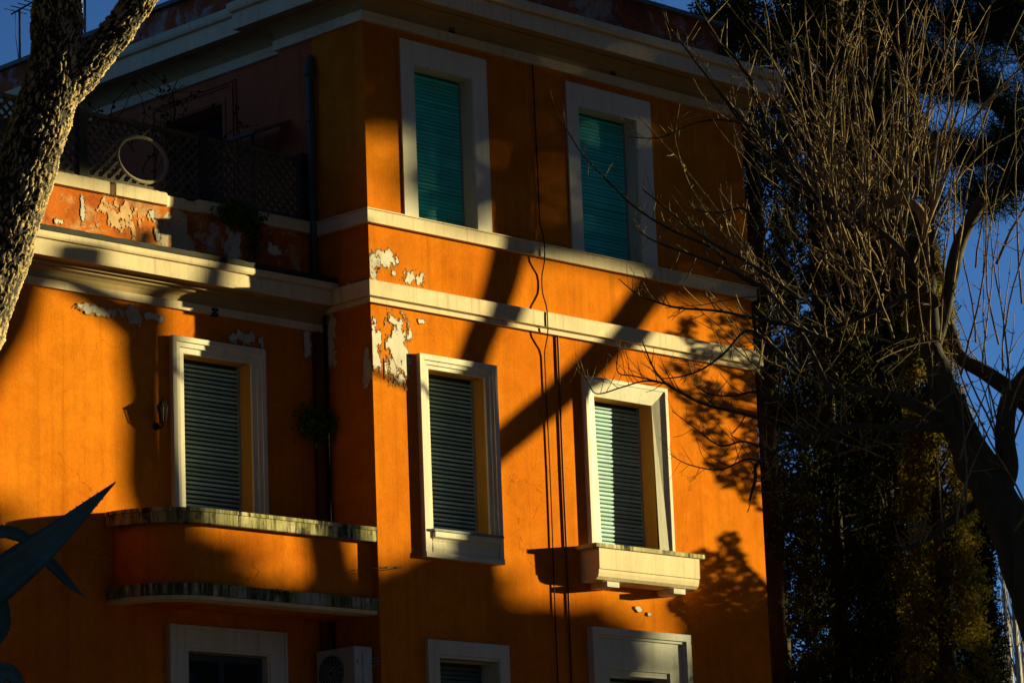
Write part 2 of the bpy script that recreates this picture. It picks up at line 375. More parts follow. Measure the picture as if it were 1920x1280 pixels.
m = MB().box(-16, -.003, PY, PY+.2, 10.66, 11.335); m.build('terrace_parapet', TERRACE, house)
n = 420; vs = []; fs = []
for i in range(n+1):
    x = -8 + (8-.004)*i/n
    brk = max(0, noise.fractal((x*1.7,3.3,0), 1, 2, 5)*1.3-.15) if -3.2 < x < -1.0 else 0
    p_ = brk > .12
    out = .05-.04*min(1,max(0,(brk-.04)/.10))+(.012*noise.noise((x*20,1,1)) if p_ else 0); top = 11.50 - (0.03*min(1,brk*2)) + .006*noise.noise((x*15,0,0))
    bot = 11.345 + (.05*min(1,brk*2) if p_ else 0)
    vs += [(x,PY-out,bot),(x,PY-out-.004,top-.02),(x,PY-out+.02,top),(x,PY+.25,top),(x,PY+.25,11.338),(x,PY-.001,11.338)]
fs = [(i*6+j, i*6+(j+1)%6, i*6+6+(j+1)%6, i*6+6+j) for i in range(n) for j in range(6)]
MB().add(vs, fs).build('parapet_coping', CREAM, house)

# ---- little cross shaped vents under the cornices
for px, py, pl in ((847,57,-.03),(1149,135,-.03),(403,585,YW-.037)):
    c = on_y(px, py, pl); m = MB(); k = .028
    for dx in (-k, k):
        for dz in (-k, k): m.box(c.x+dx-.02, c.x+dx+.02, c.y-.008, c.y+.03, c.z+dz-.02, c.z+dz+.02)
    m.box(c.x-.012, c.x+.012, c.y-.007, c.y+.03, c.z-.012, c.z+.012)
    m.build('vent_cross', CABLE, house)

# ------------------------------------------------------------------ windows
def frame(mb, x0, x1, z0, z1, wd, y0, y1, bottom=False):       # rectangular ring, wd wide, between planes y0 (front) and y1
    mb.box(x0, x0+wd, y0, y1, z0, z1); mb.box(x1-wd, x1, y0, y1, z0, z1); mb.box(x0+wd, x1-wd, y0, y1, z1-wd, z1)
    if bottom: mb.box(x0+wd, x1-wd, y0, y1, z0, z0+wd)
def reveal(mb, h, y0, y1, t=.012):
    x0, x1, z0, z1 = h
    mb.box(x0-t, x0, y0, y1, z0, z1); mb.box(x1, x1+t, y0, y1, z0, z1); mb.box(x0-t, x1+t, y0, y1, z1, z1+t); mb.box(x0-t, x1+t, y0, y1, z0-t, z0)
SLATS = {}
def slats(win, h, y, pitch, mat, z_from=None, gap=.25):
    x0, x1, z0, z1 = h; x0 += .012; x1 -= .035
    z = z1-.03; key = (round(x1-x0,3), pitch, mat.name); k = 0
    while z-pitch > (z_from if z_from else z0):
        if key not in SLATS:
            m = MB(); hh = pitch*(1-gap)
            prof = [(0,0),(-.005,hh*.15),(-.0085,hh*.5),(-.006,hh*.85),(.0,hh),(.004,hh),(.004,0)]
            m.prism_x(prof, 0, x1-x0); o = m.build('slat', mat); SLATS[key] = o.data; bpy.data.objects.remove(o)
        o = bpy.data.objects.new('slat', SLATS[key]); COL.objects.link(o)
        o.location = (x0 + random.uniform(-.001,.001), y + random.uniform(-.0012,.0012), z-pitch + random.uniform(-.0015,.0015)); o.parent = win; o.rotation_euler = (random.gauss(0,.06), random.gauss(0,.0012), 0)
        o.matrix_parent_inverse = Matrix.Translation(-abs_loc(win))
        z -= pitch; k += 1
    b = MB().box(x0, x1, y+.006, y+.014, z0, z1); b.build('shutter_backing', simple('turquoise_backing',(.01,.16,.15),.7,.1) if mat is TURQ else DARKGAP, win)
    gd = MB().box(x1+.003, x1+.033, y-.012, y+.02, z0, z1-.02); gd.build('guide_rail', GUIDE, win)

# top floor: broad flat casings, rounded on the inner right jamb
for h, (ox0, ox1) in zip(TW, ((.60,2.10),(3.55,5.17))):
    m = MB()
    m.box(ox0, h[0], -.022, .0, 11.49, 13.74); m.box(h[0], ox1, -.022, .0, h[3], 13.74); m.box(h[1]+.02, ox1, -.022, .0, 11.49, h[3])
    # softened right jamb
    prof = [(h[1]+.02,-.022),(h[1]+.008,-.016),(h[1]+.001,0),(h[1],.04),(h[1],.3),(h[1]+.02,.3)]
    n = len(prof); vs = [(x,y,11.49) for x,y in prof]+[(x,y,h[3]) for x,y in prof]
    m.add(vs, [(i,(i+1)%n,n+(i+1)%n,n+i) for i in range(n)]+[tuple(range(n)),tuple(range(n,2*n))])
    m.box(h[0]-.012, h[0], 0, .3, h[2], h[3]); m.box(h[0], h[1], 0, .3, h[3], h[3]+.012)
    win = m.build('window', CREAM_W, house); win['label'] = 'top floor window with turquoise roller shutter'
    slats(win, h, .20, .047, TURQ, gap=.16)
    MB().box(h[0], h[1], .0, .3, h[2]-.02, h[2]+.004).build('sill', CREAM, win)
# middle floor, left: moulded casing with a panelled apron
h = MW[0]; m = MB()
frame(m, .72, 2.04, 7.36, 9.78, .07, -.075, 0); frame(m, .79, 1.97, 7.36, 9.71, .05, -.055, 0); frame(m, .84, 1.91, 7.36, 9.66, .05, -.035, 0)
m.box(.72, 2.04, -.085, 0, 7.30, 7.36)
win = m.build('window', CREAM_W, house); r_ = MB(); reveal(r_, h, .001, .3); r_.build('reveal', OCHRE, win); win['label'] = 'window with moulded casing and panelled apron'
slats(win, h, .19, .0535, GREEN, gap=.42)
m = MB().prism_x([(0,7.362),(-.05,7.362),(-.06,7.42),(-.045,7.50),(-.06,7.53),(-.10,7.55),(-.10,7.615),(0,7.615)], .86, 1.99); m.build('apron', CREAM_W, win)
m = MB().prism_x([(.19,7.62),(-.115,7.617),(-.12,7.645),(.19,7.66)], .83, 2.01); m.build('sill', simple('slate_sill', (.20,.19,.17), .7, .3), win)
# middle floor, right: splayed head
h = MW[1]; m = MB()
frame(m, 3.62, 5.18, 7.5, 9.85, .05, -.075, 0)
x0, x1, z1 = 3.67, 5.13, 9.80          # splayed inner faces
for (a, b) in ((((x0,-.065,z1),(x1,-.065,z1)), ((h[0],-.005,h[3]),(h[1],-.005,h[3]))), (((x0,-.065,7.5),(x0,-.065,z1)), ((h[0],-.035,7.5),(h[0],-.005,h[3]))), (((x1,-.065,7.5),(x1,-.065,z1)), ((h[1],-.035,7.5),(h[1],-.005,h[3])))):
    m.add([a[0],a[1],b[1],b[0]], [(0,1,2,3)])
win = m.build('window', CREAM_W, house); r_ = MB(); reveal(r_, h, -.004, .3); r_.build('reveal', OCHRE, win); win['label'] = 'window with splayed casing above the flower box'
slats(win, h, .225, .0535, GREEN, gap=.30)
# ground floor
h = LW[0]; m = MB()
frame(m, .72, 2.09, 4.1, 6.32, .17, -.05, 0); frame(m, .89, 1.95, 4.1, 6.15, .04, -.03, 0); reveal(m, h, 0, .3)
win = m.build('window', GREYCREAM, house); win['label'] = 'lower window with flat grey casing'
slats(win, h, .24, .0535, simple('dark_blue_slat', (.06,.10,.11), .5, .1), z_from=5.0, gap=.2)
h = LW[1]; m = MB()
frame(m, 3.53, 5.37, 4.1, 6.64, .09, -.10, 0); frame(m, 3.62, 5.28, 4.1, 6.55, .035, -.075, 0); frame(m, 3.655, 5.245, 4.1, 6.515, .16, -.05, 0)
m.box(3.815, 5.085, -.049, 0, 6.13, 6.356); m.box(3.815, 3.86, -.049, 0, 4.1, 6.13); m.box(4.99, 5.085, -.049, 0, 4.1, 6.13)
m.box(3.86, 4.99, -.03, 0, 6.06, 6.13); m.box(4.96, 4.99, -.03, 0, 4.1, 6.06); reveal(m, h, 0, .3)
win = m.build('window', GREYCREAM, house); win['label'] = 'lower window with stepped broad casing'
slats(win, h, .22, .0535, GREEN, z_from=5.0, gap=.3)
# wing: balcony door
h = WD; m = MB(); Y = YW
frame(m, -2.41, -.99, 7.0, 9.76, .06, Y-.07, Y); frame(m, -2.35, -1.05, 7.0, 9.70, .06, Y-.05, Y); frame(m, -2.29, -1.11, 7.0, 9.64, .07, Y-.03, Y)
win = m.build('window', CREAM_W, house); r_ = MB(); reveal(r_, h, Y+.001, Y+.3); r_.build('reveal', OCHRE, win); win['label'] = 'tall balcony window with moulded casing'
slats(win, h, Y+.21, .0535, GREEN, gap=.42)
# wing: door under the balcony
h = LD; m = MB()
frame(m, -2.51, -.74, 3.6, 6.40, .04, Y-.06, Y); frame(m, -2.47, -.78, 3.6, 6.36, .22, Y-.045, Y); frame(m, -2.25, -1.00, 3.6, 6.14, .03, Y-.03, Y); reveal(m, h, Y, Y+.3)
win = m.build('door', GREYCREAM, house); win['label'] = 'glazed dark door under the balcony'
m = MB(); frame(m, h[0]+.01, h[1]-.01, 3.6, 6.09, .07, Y+.06, Y+.12); m.box(-1.70, -1.62, Y+.062, Y+.118, 3.6, 6.02)
m.build('door_frame', DARKDOOR, win)
for a, b in ((h[0]+.08, -1.70), (-1.62, h[1]-.08)): MB().box(a, b, Y+.085, Y+.095, 3.6, 6.02).build('pane', GLASS, win)

# ------------------------------------------------------------------ balcony
def curve_path(R, front):                   # plan of the balcony edge: from the wing wall round to the corner block
    p = []
    for i in range(25):
        a = math.pi*(1 - .5*i/24); p.append((-2.5+R*math.cos(a), YW-(YW-front)*math.sin(a)))
    for i in range(1, 21): p.append((-2.5+2.5*i/20, front))
    return p
def strip_sweep(mb, R, front, prof, inner):  # prof (outset, z) on the outer side, closed at inset
    P_ = curve_path(R, front); mb.sweep(P_, prof); return mb
m = MB().sweep(curve_path(.78,.10), [(-.16,6.76),(0,6.76),(0,7.425),(-.16,7.425)]); bal = m.build('balcony', ORANGE, house)
bal['label'] = 'rounded orange balcony with lichened coping'
m = MB().sweep(curve_path(.79,.09), [(-.20,7.43),(.08,7.43),(.085,7.44),(.085,7.555),(.10,7.56),(.10,7.60),(-.20,7.605)]); m.build('coping', LICHEN, bal)
m = MB().sweep(curve_path(.79,.09), [(-.17,6.62),(.085,6.62),(.085,6.752),(.0,6.756),(-.17,6.756)]); m.build('slab_edge', MOSS, bal)
m = MB().sweep(curve_path(.79,.09), [(-.17,6.57),(.065,6.57),(.065,6.616),(-.17,6.616)]); m.build('slab_moulding', CREAM, bal)
P_ = curve_path(.72,.16); n = len(P_)
vs = [(x,y,6.572) for x,y in P_]+[(0,YW,6.572)]+[(x,y,6.74) for x,y in P_]+[(0,YW,6.74)]; k = n+1
m = MB().add(vs, [tuple(range(k)), tuple(range(2*k-1,k-1,-1))]+[(i,(i+1)%k,k+(i+1)%k,k+i) for i in range(k)]); m.build('slab', ORANGE, bal)

# ------------------------------------------------------------------ downpipes and cables
m = MB(); x = -.07; y = .90
m.tube([(x,y,10.70),(x,y,11.6),(x,y,12.5),(x,y,13.33),(x,y,13.36)], [.048,.048,.05,.05,.05], 12)
m.tube([(x,y,13.33),(x,y,13.38),(x,y,13.46),(x+.02,y,13.56),(x+.03,y,13.62)], [.06,.075,.072,.045,.02], 12)
for z in (11.05,11.9,12.75): m.tube([(x,y,z),(x,y,z+.03)], .06, 12)
p = m.build('downpipe', COPPER, house, smooth=True)
m = MB(); c = on_y(596,700,YW-.06); c2 = on_y(606,700,.70)
m.tube([(c.x,YW-.055,3),(c.x,YW-.055,6.5),(c.x,YW-.055,10.08)], .05, 12)
for z in (7.9,9.3): m.tube([(c.x,YW-.055,z),(c.x,YW-.055,z+.03)], .058, 12)
m.build('downpipe', BROWNP, house, smooth=True)
MB().tube([(-.03,.78,3),(-.03,.78,10.3)], .024, 10).build('downpipe', CABLE, house, smooth=True)
pts = [Vector((2.955+.006*math.sin(z*1.7), -.02-.078*math.exp(-((z-10.46)/.30)**4)-.068*math.exp(-((z-11.39)/.26)**4), z)) for z in np.linspace(4.2,13.83,120)]
tag(MB().tube(pts, .009, 6).build('wall_cable', CABLE), 'thin black cable running the full height of the orange front', 'cable')
pts = [Vector((3.20+.003*math.sin(z*2), -.018, z)) for z in np.linspace(4.2,10.31,30)]
tag(MB().tube(pts, .013, 8).build('wall_conduit', BROWNP), 'thicker brown conduit below the lower cream band', 'pipe')

# ------------------------------------------------------------------ peeled plaster
UNDER = stucco('flaked_paint', (.40,.17,.05), (.26,.10,.03), (.50,.26,.11))
def patch(plane, px, py, rx, ry, seed, thr=.0, mat=PLASTER, cell=.009, name='peeled_patch', lift=.003, rag=.9, under=False):
    """ragged patch of bare plaster on plane ('y', c) or ('x', c); radii in metres"""
    c = on_y(px,py,plane[1]) if plane[0]=='y' else on_x(px,py,plane[1])
    nu, nv = int(rx*2.6/cell), int(ry*2.6/cell); vid = {}; vs = []; fs = []
    def val(u, v):
        return 1-math.sqrt((u/rx)**2+(v/ry)**2) + rag*noise.fractal((u*9+seed*3.1, v*6.5+seed*1.7, seed), .55, 2.2, 7)
    def vert(i, j):
        if (i,j) not in vid:
            u = (i-nu/2)*cell; v = (j-nv/2)*cell
            u += .4*cell*noise.noise((i*1.3,j*1.1,seed)); v += .4*cell*noise.noise((i*1.7,j*.9,seed+9))
            vid[(i,j)] = len(vs)
            vs.append((c.x+u, plane[1]-lift, c.z+v) if plane[0]=='y' else (plane[1]-lift, c.y+u, c.z+v))
        return vid[(i,j)]
    for i in range(nu):
        for j in range(nv):
            u = (i+.5-nu/2)*cell; v = (j+.5-nv/2)*cell
            wx = c.x+u if plane[0]=='y' else c.y+u
            if plane == ('y',0) and wx < .006: continue
            if plane == ('x',0) and not .006 < wx < .84: continue
            if plane == ('y',PY) and c.z+v > 11.33: continue
            if val(u,v) > thr: fs.append((vert(i,j),vert(i+1,j),vert(i+1,j+1),vert(i,j+1)))
    if fs and mat is PLASTER and not under:
        patch(plane, px, py, rx*1.05, ry*1.05, seed, thr-.13, UNDER, cell, 'flaked_edge', lift-.0004, rag, True)
    if fs:
        o = MB().add(vs, fs).build(name, mat, house, fix=False)
        if plane[0]=='x': o.data.flip_normals()
        if mat is PLASTER and not under:
            cnt = {}
            for f in fs:
                for q in range(4):
                    e_ = (f[q], f[(q+1)%4]); k_ = (min(e_), max(e_)); cnt[k_] = cnt.get(k_,0)+1
            lip = MB(); hh = {}
            for (i0,i1), c_ in cnt.items():
                if c_ != 1: continue
                pv = []
                for i_ in (i0,i1):
                    if i_ not in hh: hh[i_] = max(.0008, .002+.007*noise.noise((i_*.37,seed,2)))
                    v_ = vs[i_]; pv.append(v_); pv.append((v_[0],v_[1]-hh[i_],v_[2]) if plane[0]=='y' else (v_[0]-hh[i_],v_[1],v_[2]))
                lip.add(pv, [(0,2,3,1)])
            if lip.f: tag(lip.build('paint_lip', UNDER, house, fix=False), kind='stuff')
T = ('y',0); L_ = ('x',0); WG = ('y',YW); PA = ('y',PY)
for i, (pl, px, py, rx, ry, th) in enumerate((
    (T,722,482,.19,.11,.0),(T,700,495,.09,.16,.0),(T,775,522,.17,.09,.15),(T,738,512,.03,.03,0),(T,702,655,.09,.30,.1),(T,748,655,.17,.36,.05),(T,790,603,.07,.03,.1),(T,735,690,.10,.14,.15),
    (L_,692,690,.09,.26,.05),(L_,620,640,.10,.34,.0),(L_,660,545,.25,.10,.1),(L_,626,545,.1,.1,.1),
    (WG,185,582,.27,.055,.0),(WG,250,592,.13,.10,.0),(WG,287,595,.12,.045,.0),(WG,150,573,.06,.04,.1),(WG,455,634,.24,.075,.0),(WG,575,640,.07,.17,.05),
    (T,1200,1142,.09,.03,.3),(T,1215,1150,.04,.025,.3))):
    patch(pl, px, py, rx, ry, i+1, th, lift=.002+.0008*i)
PL2 = cream('sandy_plaster', (.46,.36,.25), (.28,.21,.14), .7)
for i, (px, py, rx, ry, mt, th) in enumerate(((325,432,.20,.25,PL2,.0),(345,455,.15,.14,PL2,.1),(440,460,.13,.16,PLASTER,.05),(512,468,.18,.07,PLASTER,.15),(155,395,.03,.14,PLASTER,.0),(285,405,.06,.06,PLASTER,.1),
      (225,405,.35,.2,simple('faded_stucco',(.50,.28,.12),.9,.3),.35),(400,445,.3,.2,simple('grey_faded',(.40,.28,.22),.9,.3),.40),(110,415,.08,.03,PLASTER,.1),(295,440,.04,.07,PLASTER,.1))):
    patch(PA, px, py, rx, ry, 40+i, th, mt, lift=.002+.0008*i)

# ================================================================== FIXTURES
# flower box on two brackets
fb = empty('flower_box', (4.4,-.2,7.2), 'cream concrete flower box under the splayed window on the orange front', 'planter')
m = MB(); prof = [(-.004,7.19),(-.20,7.19),(-.27,7.205),(-.31,7.24),(-.325,7.29),(-.325,7.325),(-.34,7.332),(-.345,7.595),(-.004,7.595)]
m.prism_x(prof, 3.45, 5.33); bx = m.build('trough', CREAM, fb)
m = MB(); m.box(3.38,5.41,-.37,-.30,7.596,7.648); m.box(3.38,3.48,-.299,-.004,7.596,7.648); m.box(5.31,5.41,-.299,-.004,7.596,7.648); m.build('rim', LICHEN, fb)
for x in (3.62, 4.86): MB().box(x, x+.22, -.30, -.003, 7.12, 7.186).build('bracket', GREYCREAM, fb)
MB().box(3.49,5.30,-.295,-.035,7.596,7.625).build('soil', EARTH, fb)

# wall lantern
lc = on_y(305,772,YW-.13); lx, ly = lc.x, lc.y; z = lc.z
ln = empty('wall_lantern', (lx,YW,z-.18), 'black iron lantern beside the tall balcony window', 'lantern')
m = MB(); m.tube([(lx,YW-.002,z-.14),(lx,YW-.05,z-.17),(lx,ly+.03,z-.18),(lx,ly,z-.15)], .012, 6); m.tube([(lx,YW-.001,z-.15),(lx,YW-.02,z-.15)], .045, 10); m.build('bracket', IRON, ln)
m = MB()
for q in range(6):
    a = q*math.pi/3; m.tube([(lx+.035*math.cos(a),ly+.035*math.sin(a),z-.11),(lx+.062*math.cos(a),ly+.062*math.sin(a),z+.06)], .005, 4)
m.tube([(lx,ly,z-.15),(lx,ly,z-.12),(lx,ly,z-.105)], [.012,.03,.038], 6); m.build('cage', IRON, ln)
MB().tube([(lx,ly,z+.058),(lx,ly,z+.066),(lx,ly,z+.10),(lx,ly,z+.125),(lx,ly,z+.135),(lx,ly,z+.18)], [.078,.075,.045,.02,.012,.006], 6).build('cap', IRON, ln)
MB().tube([(lx,ly,z-.10),(lx,ly,z+.055)], [.030,.055], 6).build('pane', simple('lantern_glass', (.05,.045,.035), .15, .1, 5, .5), ln)

# air conditioner on the side face of the corner block
A0, A1, B0, B1, Z0, Z1 = -.37, -.08, .06, .72, 5.62, 6.19
ac = empty('air_conditioner', (-.2,.4,Z0), 'white air conditioner unit below the balcony beside the corner', 'air conditioner')
bmx = MB().box(A0,A1,B0,B1,Z0,Z1).build('casing', ACW, ac)
bv = bmx.modifiers.new('b','BEVEL'); bv.width = .015; bv.segments = 2
m = MB()
for r_ in (.05,.09,.13,.17,.21):
    m.tube([(A0-.012, .46+r_*math.cos(q), 5.90+r_*math.sin(q)) for q in np.linspace(0,2*math.pi,33)], .004, 4)
for q in range(16):
    a = q*math.pi/8; m.tube([(A0-.012,.46+.03*math.cos(a),5.90+.03*math.sin(a)),(A0-.012,.46+.22*math.cos(a),5.90+.22*math.sin(a))], .004, 4)
m.build('fan_grille', GUIDE, ac)
MB().tube([(A0-.004,.46,5.9),(A0-.001,.46,5.9)], .22, 24).build('fan_opening', INTERIOR, ac)
MB().box(-.24,-.12,B0-.012,B0+.002,5.70,6.11).build('service_cover', ACW, ac)
MB().box(-.335,-.30,B0-.004,B0+.002,5.98,6.03).build('sticker', ORANGE_STICKER, ac)
for y in (.14,.7): MB().box(A0+.02,-.002,y,y+.04,Z0-.05,Z0-.004).build('bracket', IRON, ac)
for k in range(3):
    MB().tube([(A1+.002,B0+.02+.02*k,6.05-.05*k),(A1+.07,B0-.02,6.08-.04*k),(A1+.12+.01*k,B0-.03,5.98-.05*k),(A1+.10,B0,5.86),(A1+.07,B0+.06,5.80)], .007, 6).build('hose', GUIDE, ac, smooth=True)

# wire hook at the balcony end
a = on_y(685,1069,-.03); pts = []
for q in np.linspace(0,2*math.pi,41):
    ex = .29*math.cos(q); pts.append((a.x+.30+ex, -.03+.0*q, a.z+.045+.045*math.cos(q)+.018*math.sin(q)))
m = MB().tube(pts, .005, 5); m.tube([(a.x+.30,-.03,a.z+.06),(.12,-.03,a.z+.06),(.12,.01,a.z+.06)], .004, 5)
tag(m.build('wire_hook', IRON), 'bent wire hook on the corner beside the balcony end', 'hook')

# ------------------------------------------------------------------ trellis fence on the terrace
tf = empty('trellis_fence', (-2.5,1.05,11.5), 'dark wooden diagonal trellis fence with an oval hole on the terrace', 'fence')
TY = 1.07; ZB, ZT = 11.53, 12.33
posts = [-5.4,-3.50,-1.68,-.07]
for x in posts: MB().box(x-.06, x+.06, TY-.05, TY+.05, 11.50, ZT+.05).build('post', DARKWOOD, tf)
def clip(x0, z0, dx, dz, X0, X1, Z0_, Z1_):
    t0, t1 = -9, 9
    for p, d, lo, hi in ((x0,dx,X0,X1),(z0,dz,Z0_,Z1_)):
        a, b = (lo-p)/d, (hi-p)/d
        if a > b: a, b = b, a
        t0, t1 = max(t0,a), min(t1,b)
    return (t0,t1) if t1-t0 > .03 else None
OV = (-2.60, 11.885, .37, .27)
for k in range(3):
    X0, X1 = posts[k]+.06, posts[k+1]-.06
    for nm, z0, z1 in (('rail',ZB,ZB+.04),('rail',ZT-.05,ZT)): MB().box(X0, X1, TY-.025, TY+.025, z0, z1).build(nm, WOOD, tf)
    for z0 in (): pass
    for dz, yy in ((1,TY-.012),(-1,TY+.012)):
        c = X0-.9
        while c < X1+.9:
            s_ = clip(c, (ZB+ZT)/2, .7071, .7071*dz, X0, X1, ZB+.04, ZT-.05); c += .125
            if not s_: continue
            segs = [s_]
            if k == 1:                       # cut out the oval
                px0, pz0 = c-.125-OV[0], (ZB+ZT)/2-OV[1]; A = (.7071/OV[2])**2+(.7071/OV[3])**2
                B = 2*(px0*.7071/OV[2]**2+pz0*.7071*dz/OV[3]**2); Cq = (px0/OV[2])**2+(pz0/OV[3])**2-1; dd = B*B-4*A*Cq
                if dd > 0:
                    r0, r1 = (-B-math.sqrt(dd))/(2*A), (-B+math.sqrt(dd))/(2*A)
                    segs = [s for s in ((s_[0],min(s_[1],r0)),(max(s_[0],r1),s_[1])) if s[1]-s[0] > .03]
            for t0, t1 in segs:
                p0 = (c-.125+.7071*t0, (ZB+ZT)/2+.7071*dz*t0); p1 = (c-.125+.7071*t1, (ZB+ZT)/2+.7071*dz*t1)
                nx, nz = -.7071*dz*.014, .7071*.014
                m = MB().prism_x([(0,0)]*3, 0, 0) if False else MB()
                q = [(p0[0]+nx,p0[1]+nz),(p0[0]-nx,p0[1]-nz),(p1[0]-nx,p1[1]-nz),(p1[0]+nx,p1[1]+nz)]
                m.add([(x,yy-.008,z) for x,z in q]+[(x,yy+.008,z) for x,z in q], [(0,1,2,3),(7,6,5,4),(0,4,5,1),(1,5,6,2),(2,6,7,3),(3,7,4,0)])
                m.build('slat', WOOD, tf)
m = MB().tube([(OV[0]+OV[2]*math.cos(q), TY-.005, OV[1]+OV[3]*math.sin(q)) for q in np.linspace(0,2*math.pi,49)], .026, 8); m.build('oval_ring', simple('ring_wood',(.26,.19,.12),.8,.2), tf, smooth=True)

# ------------------------------------------------------------------ leaves helpers
def leaf_cloud(P, size, squash=1.0, aspect=.55):
    """triangulated little leaves (one rhombus = 2 tris) at points P"""
    P = np.asarray(P); n = len(P)
    a = RNG.normal(size=(n,3)); a /= np.linalg.norm(a,axis=1,keepdims=True); b = RNG.normal(size=(n,3)); b -= a*(a*b).sum(1,keepdims=True); b /= np.linalg.norm(b,axis=1,keepdims=True)
    s = (np.asarray(size)*RNG.uniform(.6,1.3,n))[:,None]
    V = np.stack([P-a*s, P+b*s*aspect, P+a*s, P-b*s*aspect], 1).reshape(-1,3)
    F = np.arange(4*n).reshape(n,4); return V, F
# terrace vine, ivy clump, wall ferns, gutter weeds
vn = empty('climbing_vine', (-2.0,1.25,11.5), 'dry dark vine straggling above the trellis fence', 'vine')
m = MB(); lp = []
for k in range(46):
    x0 = random.choice((random.uniform(-3.2,-1.4), random.uniform(-2.0,-.9))); p = Vector((x0, 1.25+random.uniform(-.1,.35), random.uniform(11.9,12.4))); d = Vector((random.uniform(-.7,.7),random.uniform(-.1,.2),1)); pts = [p.copy()]
    for i in range(random.randint(4,9)):
        d = (d + Vector((random.uniform(-.6,.6),random.uniform(-.2,.2),random.uniform(-.5,.25)))).normalized(); p = p + d*random.uniform(.05,.11); pts.append(p.copy())
        if random.random() < .5: lp.append(p+Vector((random.uniform(-.04,.04),random.uniform(-.04,.04),random.uniform(-.05,.02))))
    m.tube(pts, [.008*(1-.7*i/len(pts)) for i in range(len(pts))], 5)
p = Vector((-1.95,1.3,11.55)); pts = [p]
for q in ((.03,12.0),(.0,12.4),(.06,12.65),(.02,12.9),(.10,13.05)): pts.append(Vector((-1.95+q[0],1.3,q[1])))
m.tube(pts, [.02,.018,.015,.012,.009,.006], 6)
for i in range(60):
    q = Vector((-1.95+random.gauss(0,.22),1.3+random.gauss(0,.08),random.uniform(12.4,13.05))); lp.append(q)
    if i%3==0: m.tube([q, Vector((-1.95,1.3,q.z-.12))], .004, 4)
m.build('stem', DEADLEAF, vn)
V, F = leaf_cloud([tuple(v) for v in lp], .04); tag(fast_mesh('foliage', V, F, DEADLEAF, vn), kind='stuff')
def clump(name, c, rad, n, size, mat, label, cat, droop=0):
    e = empty(name, c, label, cat); c = np.array(c)
    P = RNG.normal(size=(n,3))*np.array(rad)*.55 + c; P[:,1] = np.minimum(P[:,1], c[1]+.04)
    V, F = leaf_cloud(P, size); tag(fast_mesh('foliage', V, F, mat, e), kind='stuff')
    m = MB()
    for k in range(8):
        q = P[RNG.integers(n)]; m.tube([c+np.array((0,.05,0)), (c+q)/2+np.array((0,0,.03)), q], .005, 4)
    m.build('stem', DEADLEAF, e)
clump('ivy_clump', (on_y(440,405,PY).x, PY-.08, on_y(440,405,PY).z), (.30,.08,.12), 900, .036, IVY, 'green ivy clump spilling over the terrace parapet coping', 'ivy')
clump('hanging_ivy', (on_y(470,440,PY).x, PY-.06, on_y(470,440,PY).z), (.10,.05,.28), 260, .03, IVY, 'ivy strand hanging down the peeling terrace parapet', 'ivy')
c = on_y(600,795,YW-.12); clump('wall_fern', (c.x, YW-.1, c.z), (.26,.12,.18), 900, .036, IVY, 'dark green fern growing on the downpipe above the balcony', 'fern')
for px, py, lab in ((215,412,'small weed tuft on the wing cornice left of the bare plaster patch'),(545,500,'grassy weed tuft on the wing cornice near the corner block')):
    c = on_y(px,py+18,.9); clump('gutter_weed', (c.x,.88,10.74), (.12,.04,.05), 90, .025, IVY, lab, 'weed')
c = on_y(522,1118,.0); clump('balcony_weed', (c.x,.0,6.70), (.10,.03,.05), 60, .025, IVY, 'small dark weed rooted in the balcony slab edge', 'weed')
# lean-to cover on the terrace
lt = empty('lean_to_cover', (-.1,1.8,11.0), 'small dark sloping cover against the terrace wall', 'canopy')
a = on_x(535,236,-.02); b = on_x(462,268,-.55)
m = MB().add([(-.01,1.35,12.86),(-.01,2.5,12.86),(-.62,2.5,12.62),(-.62,1.35,12.62),(-.01,1.35,12.90),(-.01,2.5,12.90),(-.62,2.5,12.66),(-.62,1.35,12.66)], [(0,1,2,3),(4,5,6,7),(0,1,5,4),(1,2,6,5),(2,3,7,6),(3,0,4,7)]); m.build('cover_sheet', simple('grey_sheet',(.09,.085,.07),.8,.3), lt)
for y in (1.4,2.45): MB().box(-.60,-.56,y,y+.04,10.96,12.63).build('post', DARKWOOD, lt)
# roof antennas
for px, top, lab in ((37,18,'tv antenna mast at the left end of the roof'),(160,-40,'thin antenna pole on the roof behind the pine')):
    p = on_x(px, 70, 1.6); t = on_x(px+.6, top, 1.6)
    an = empty('roof_antenna', (p.x,p.y,14.7), lab, 'antenna')
    m = MB().tube([(p.x,p.y,14.7),(p.x,p.y,t.z)], .018, 6); m.build('mast', IRON, an)
    m = MB().tube([(p.x,p.y+.2,t.z-.02),(p.x,p.y-.55,t.z+.06)], .014, 5)
    for k in range(4): m.tube([(p.x-.2,p.y+.1-k*.16,t.z),(p.x+.2,p.y+.1-k*.16,t.z)], .008, 4)
    m.build('crossbar', IRON, an)
    MB().tube([(p.x,p.y+.1,t.z-.02),(p.x+.02,p.y+.12,t.z-.4),(p.x,p.y,t.z-.9)], .006, 4).build('lead', IRON, an)

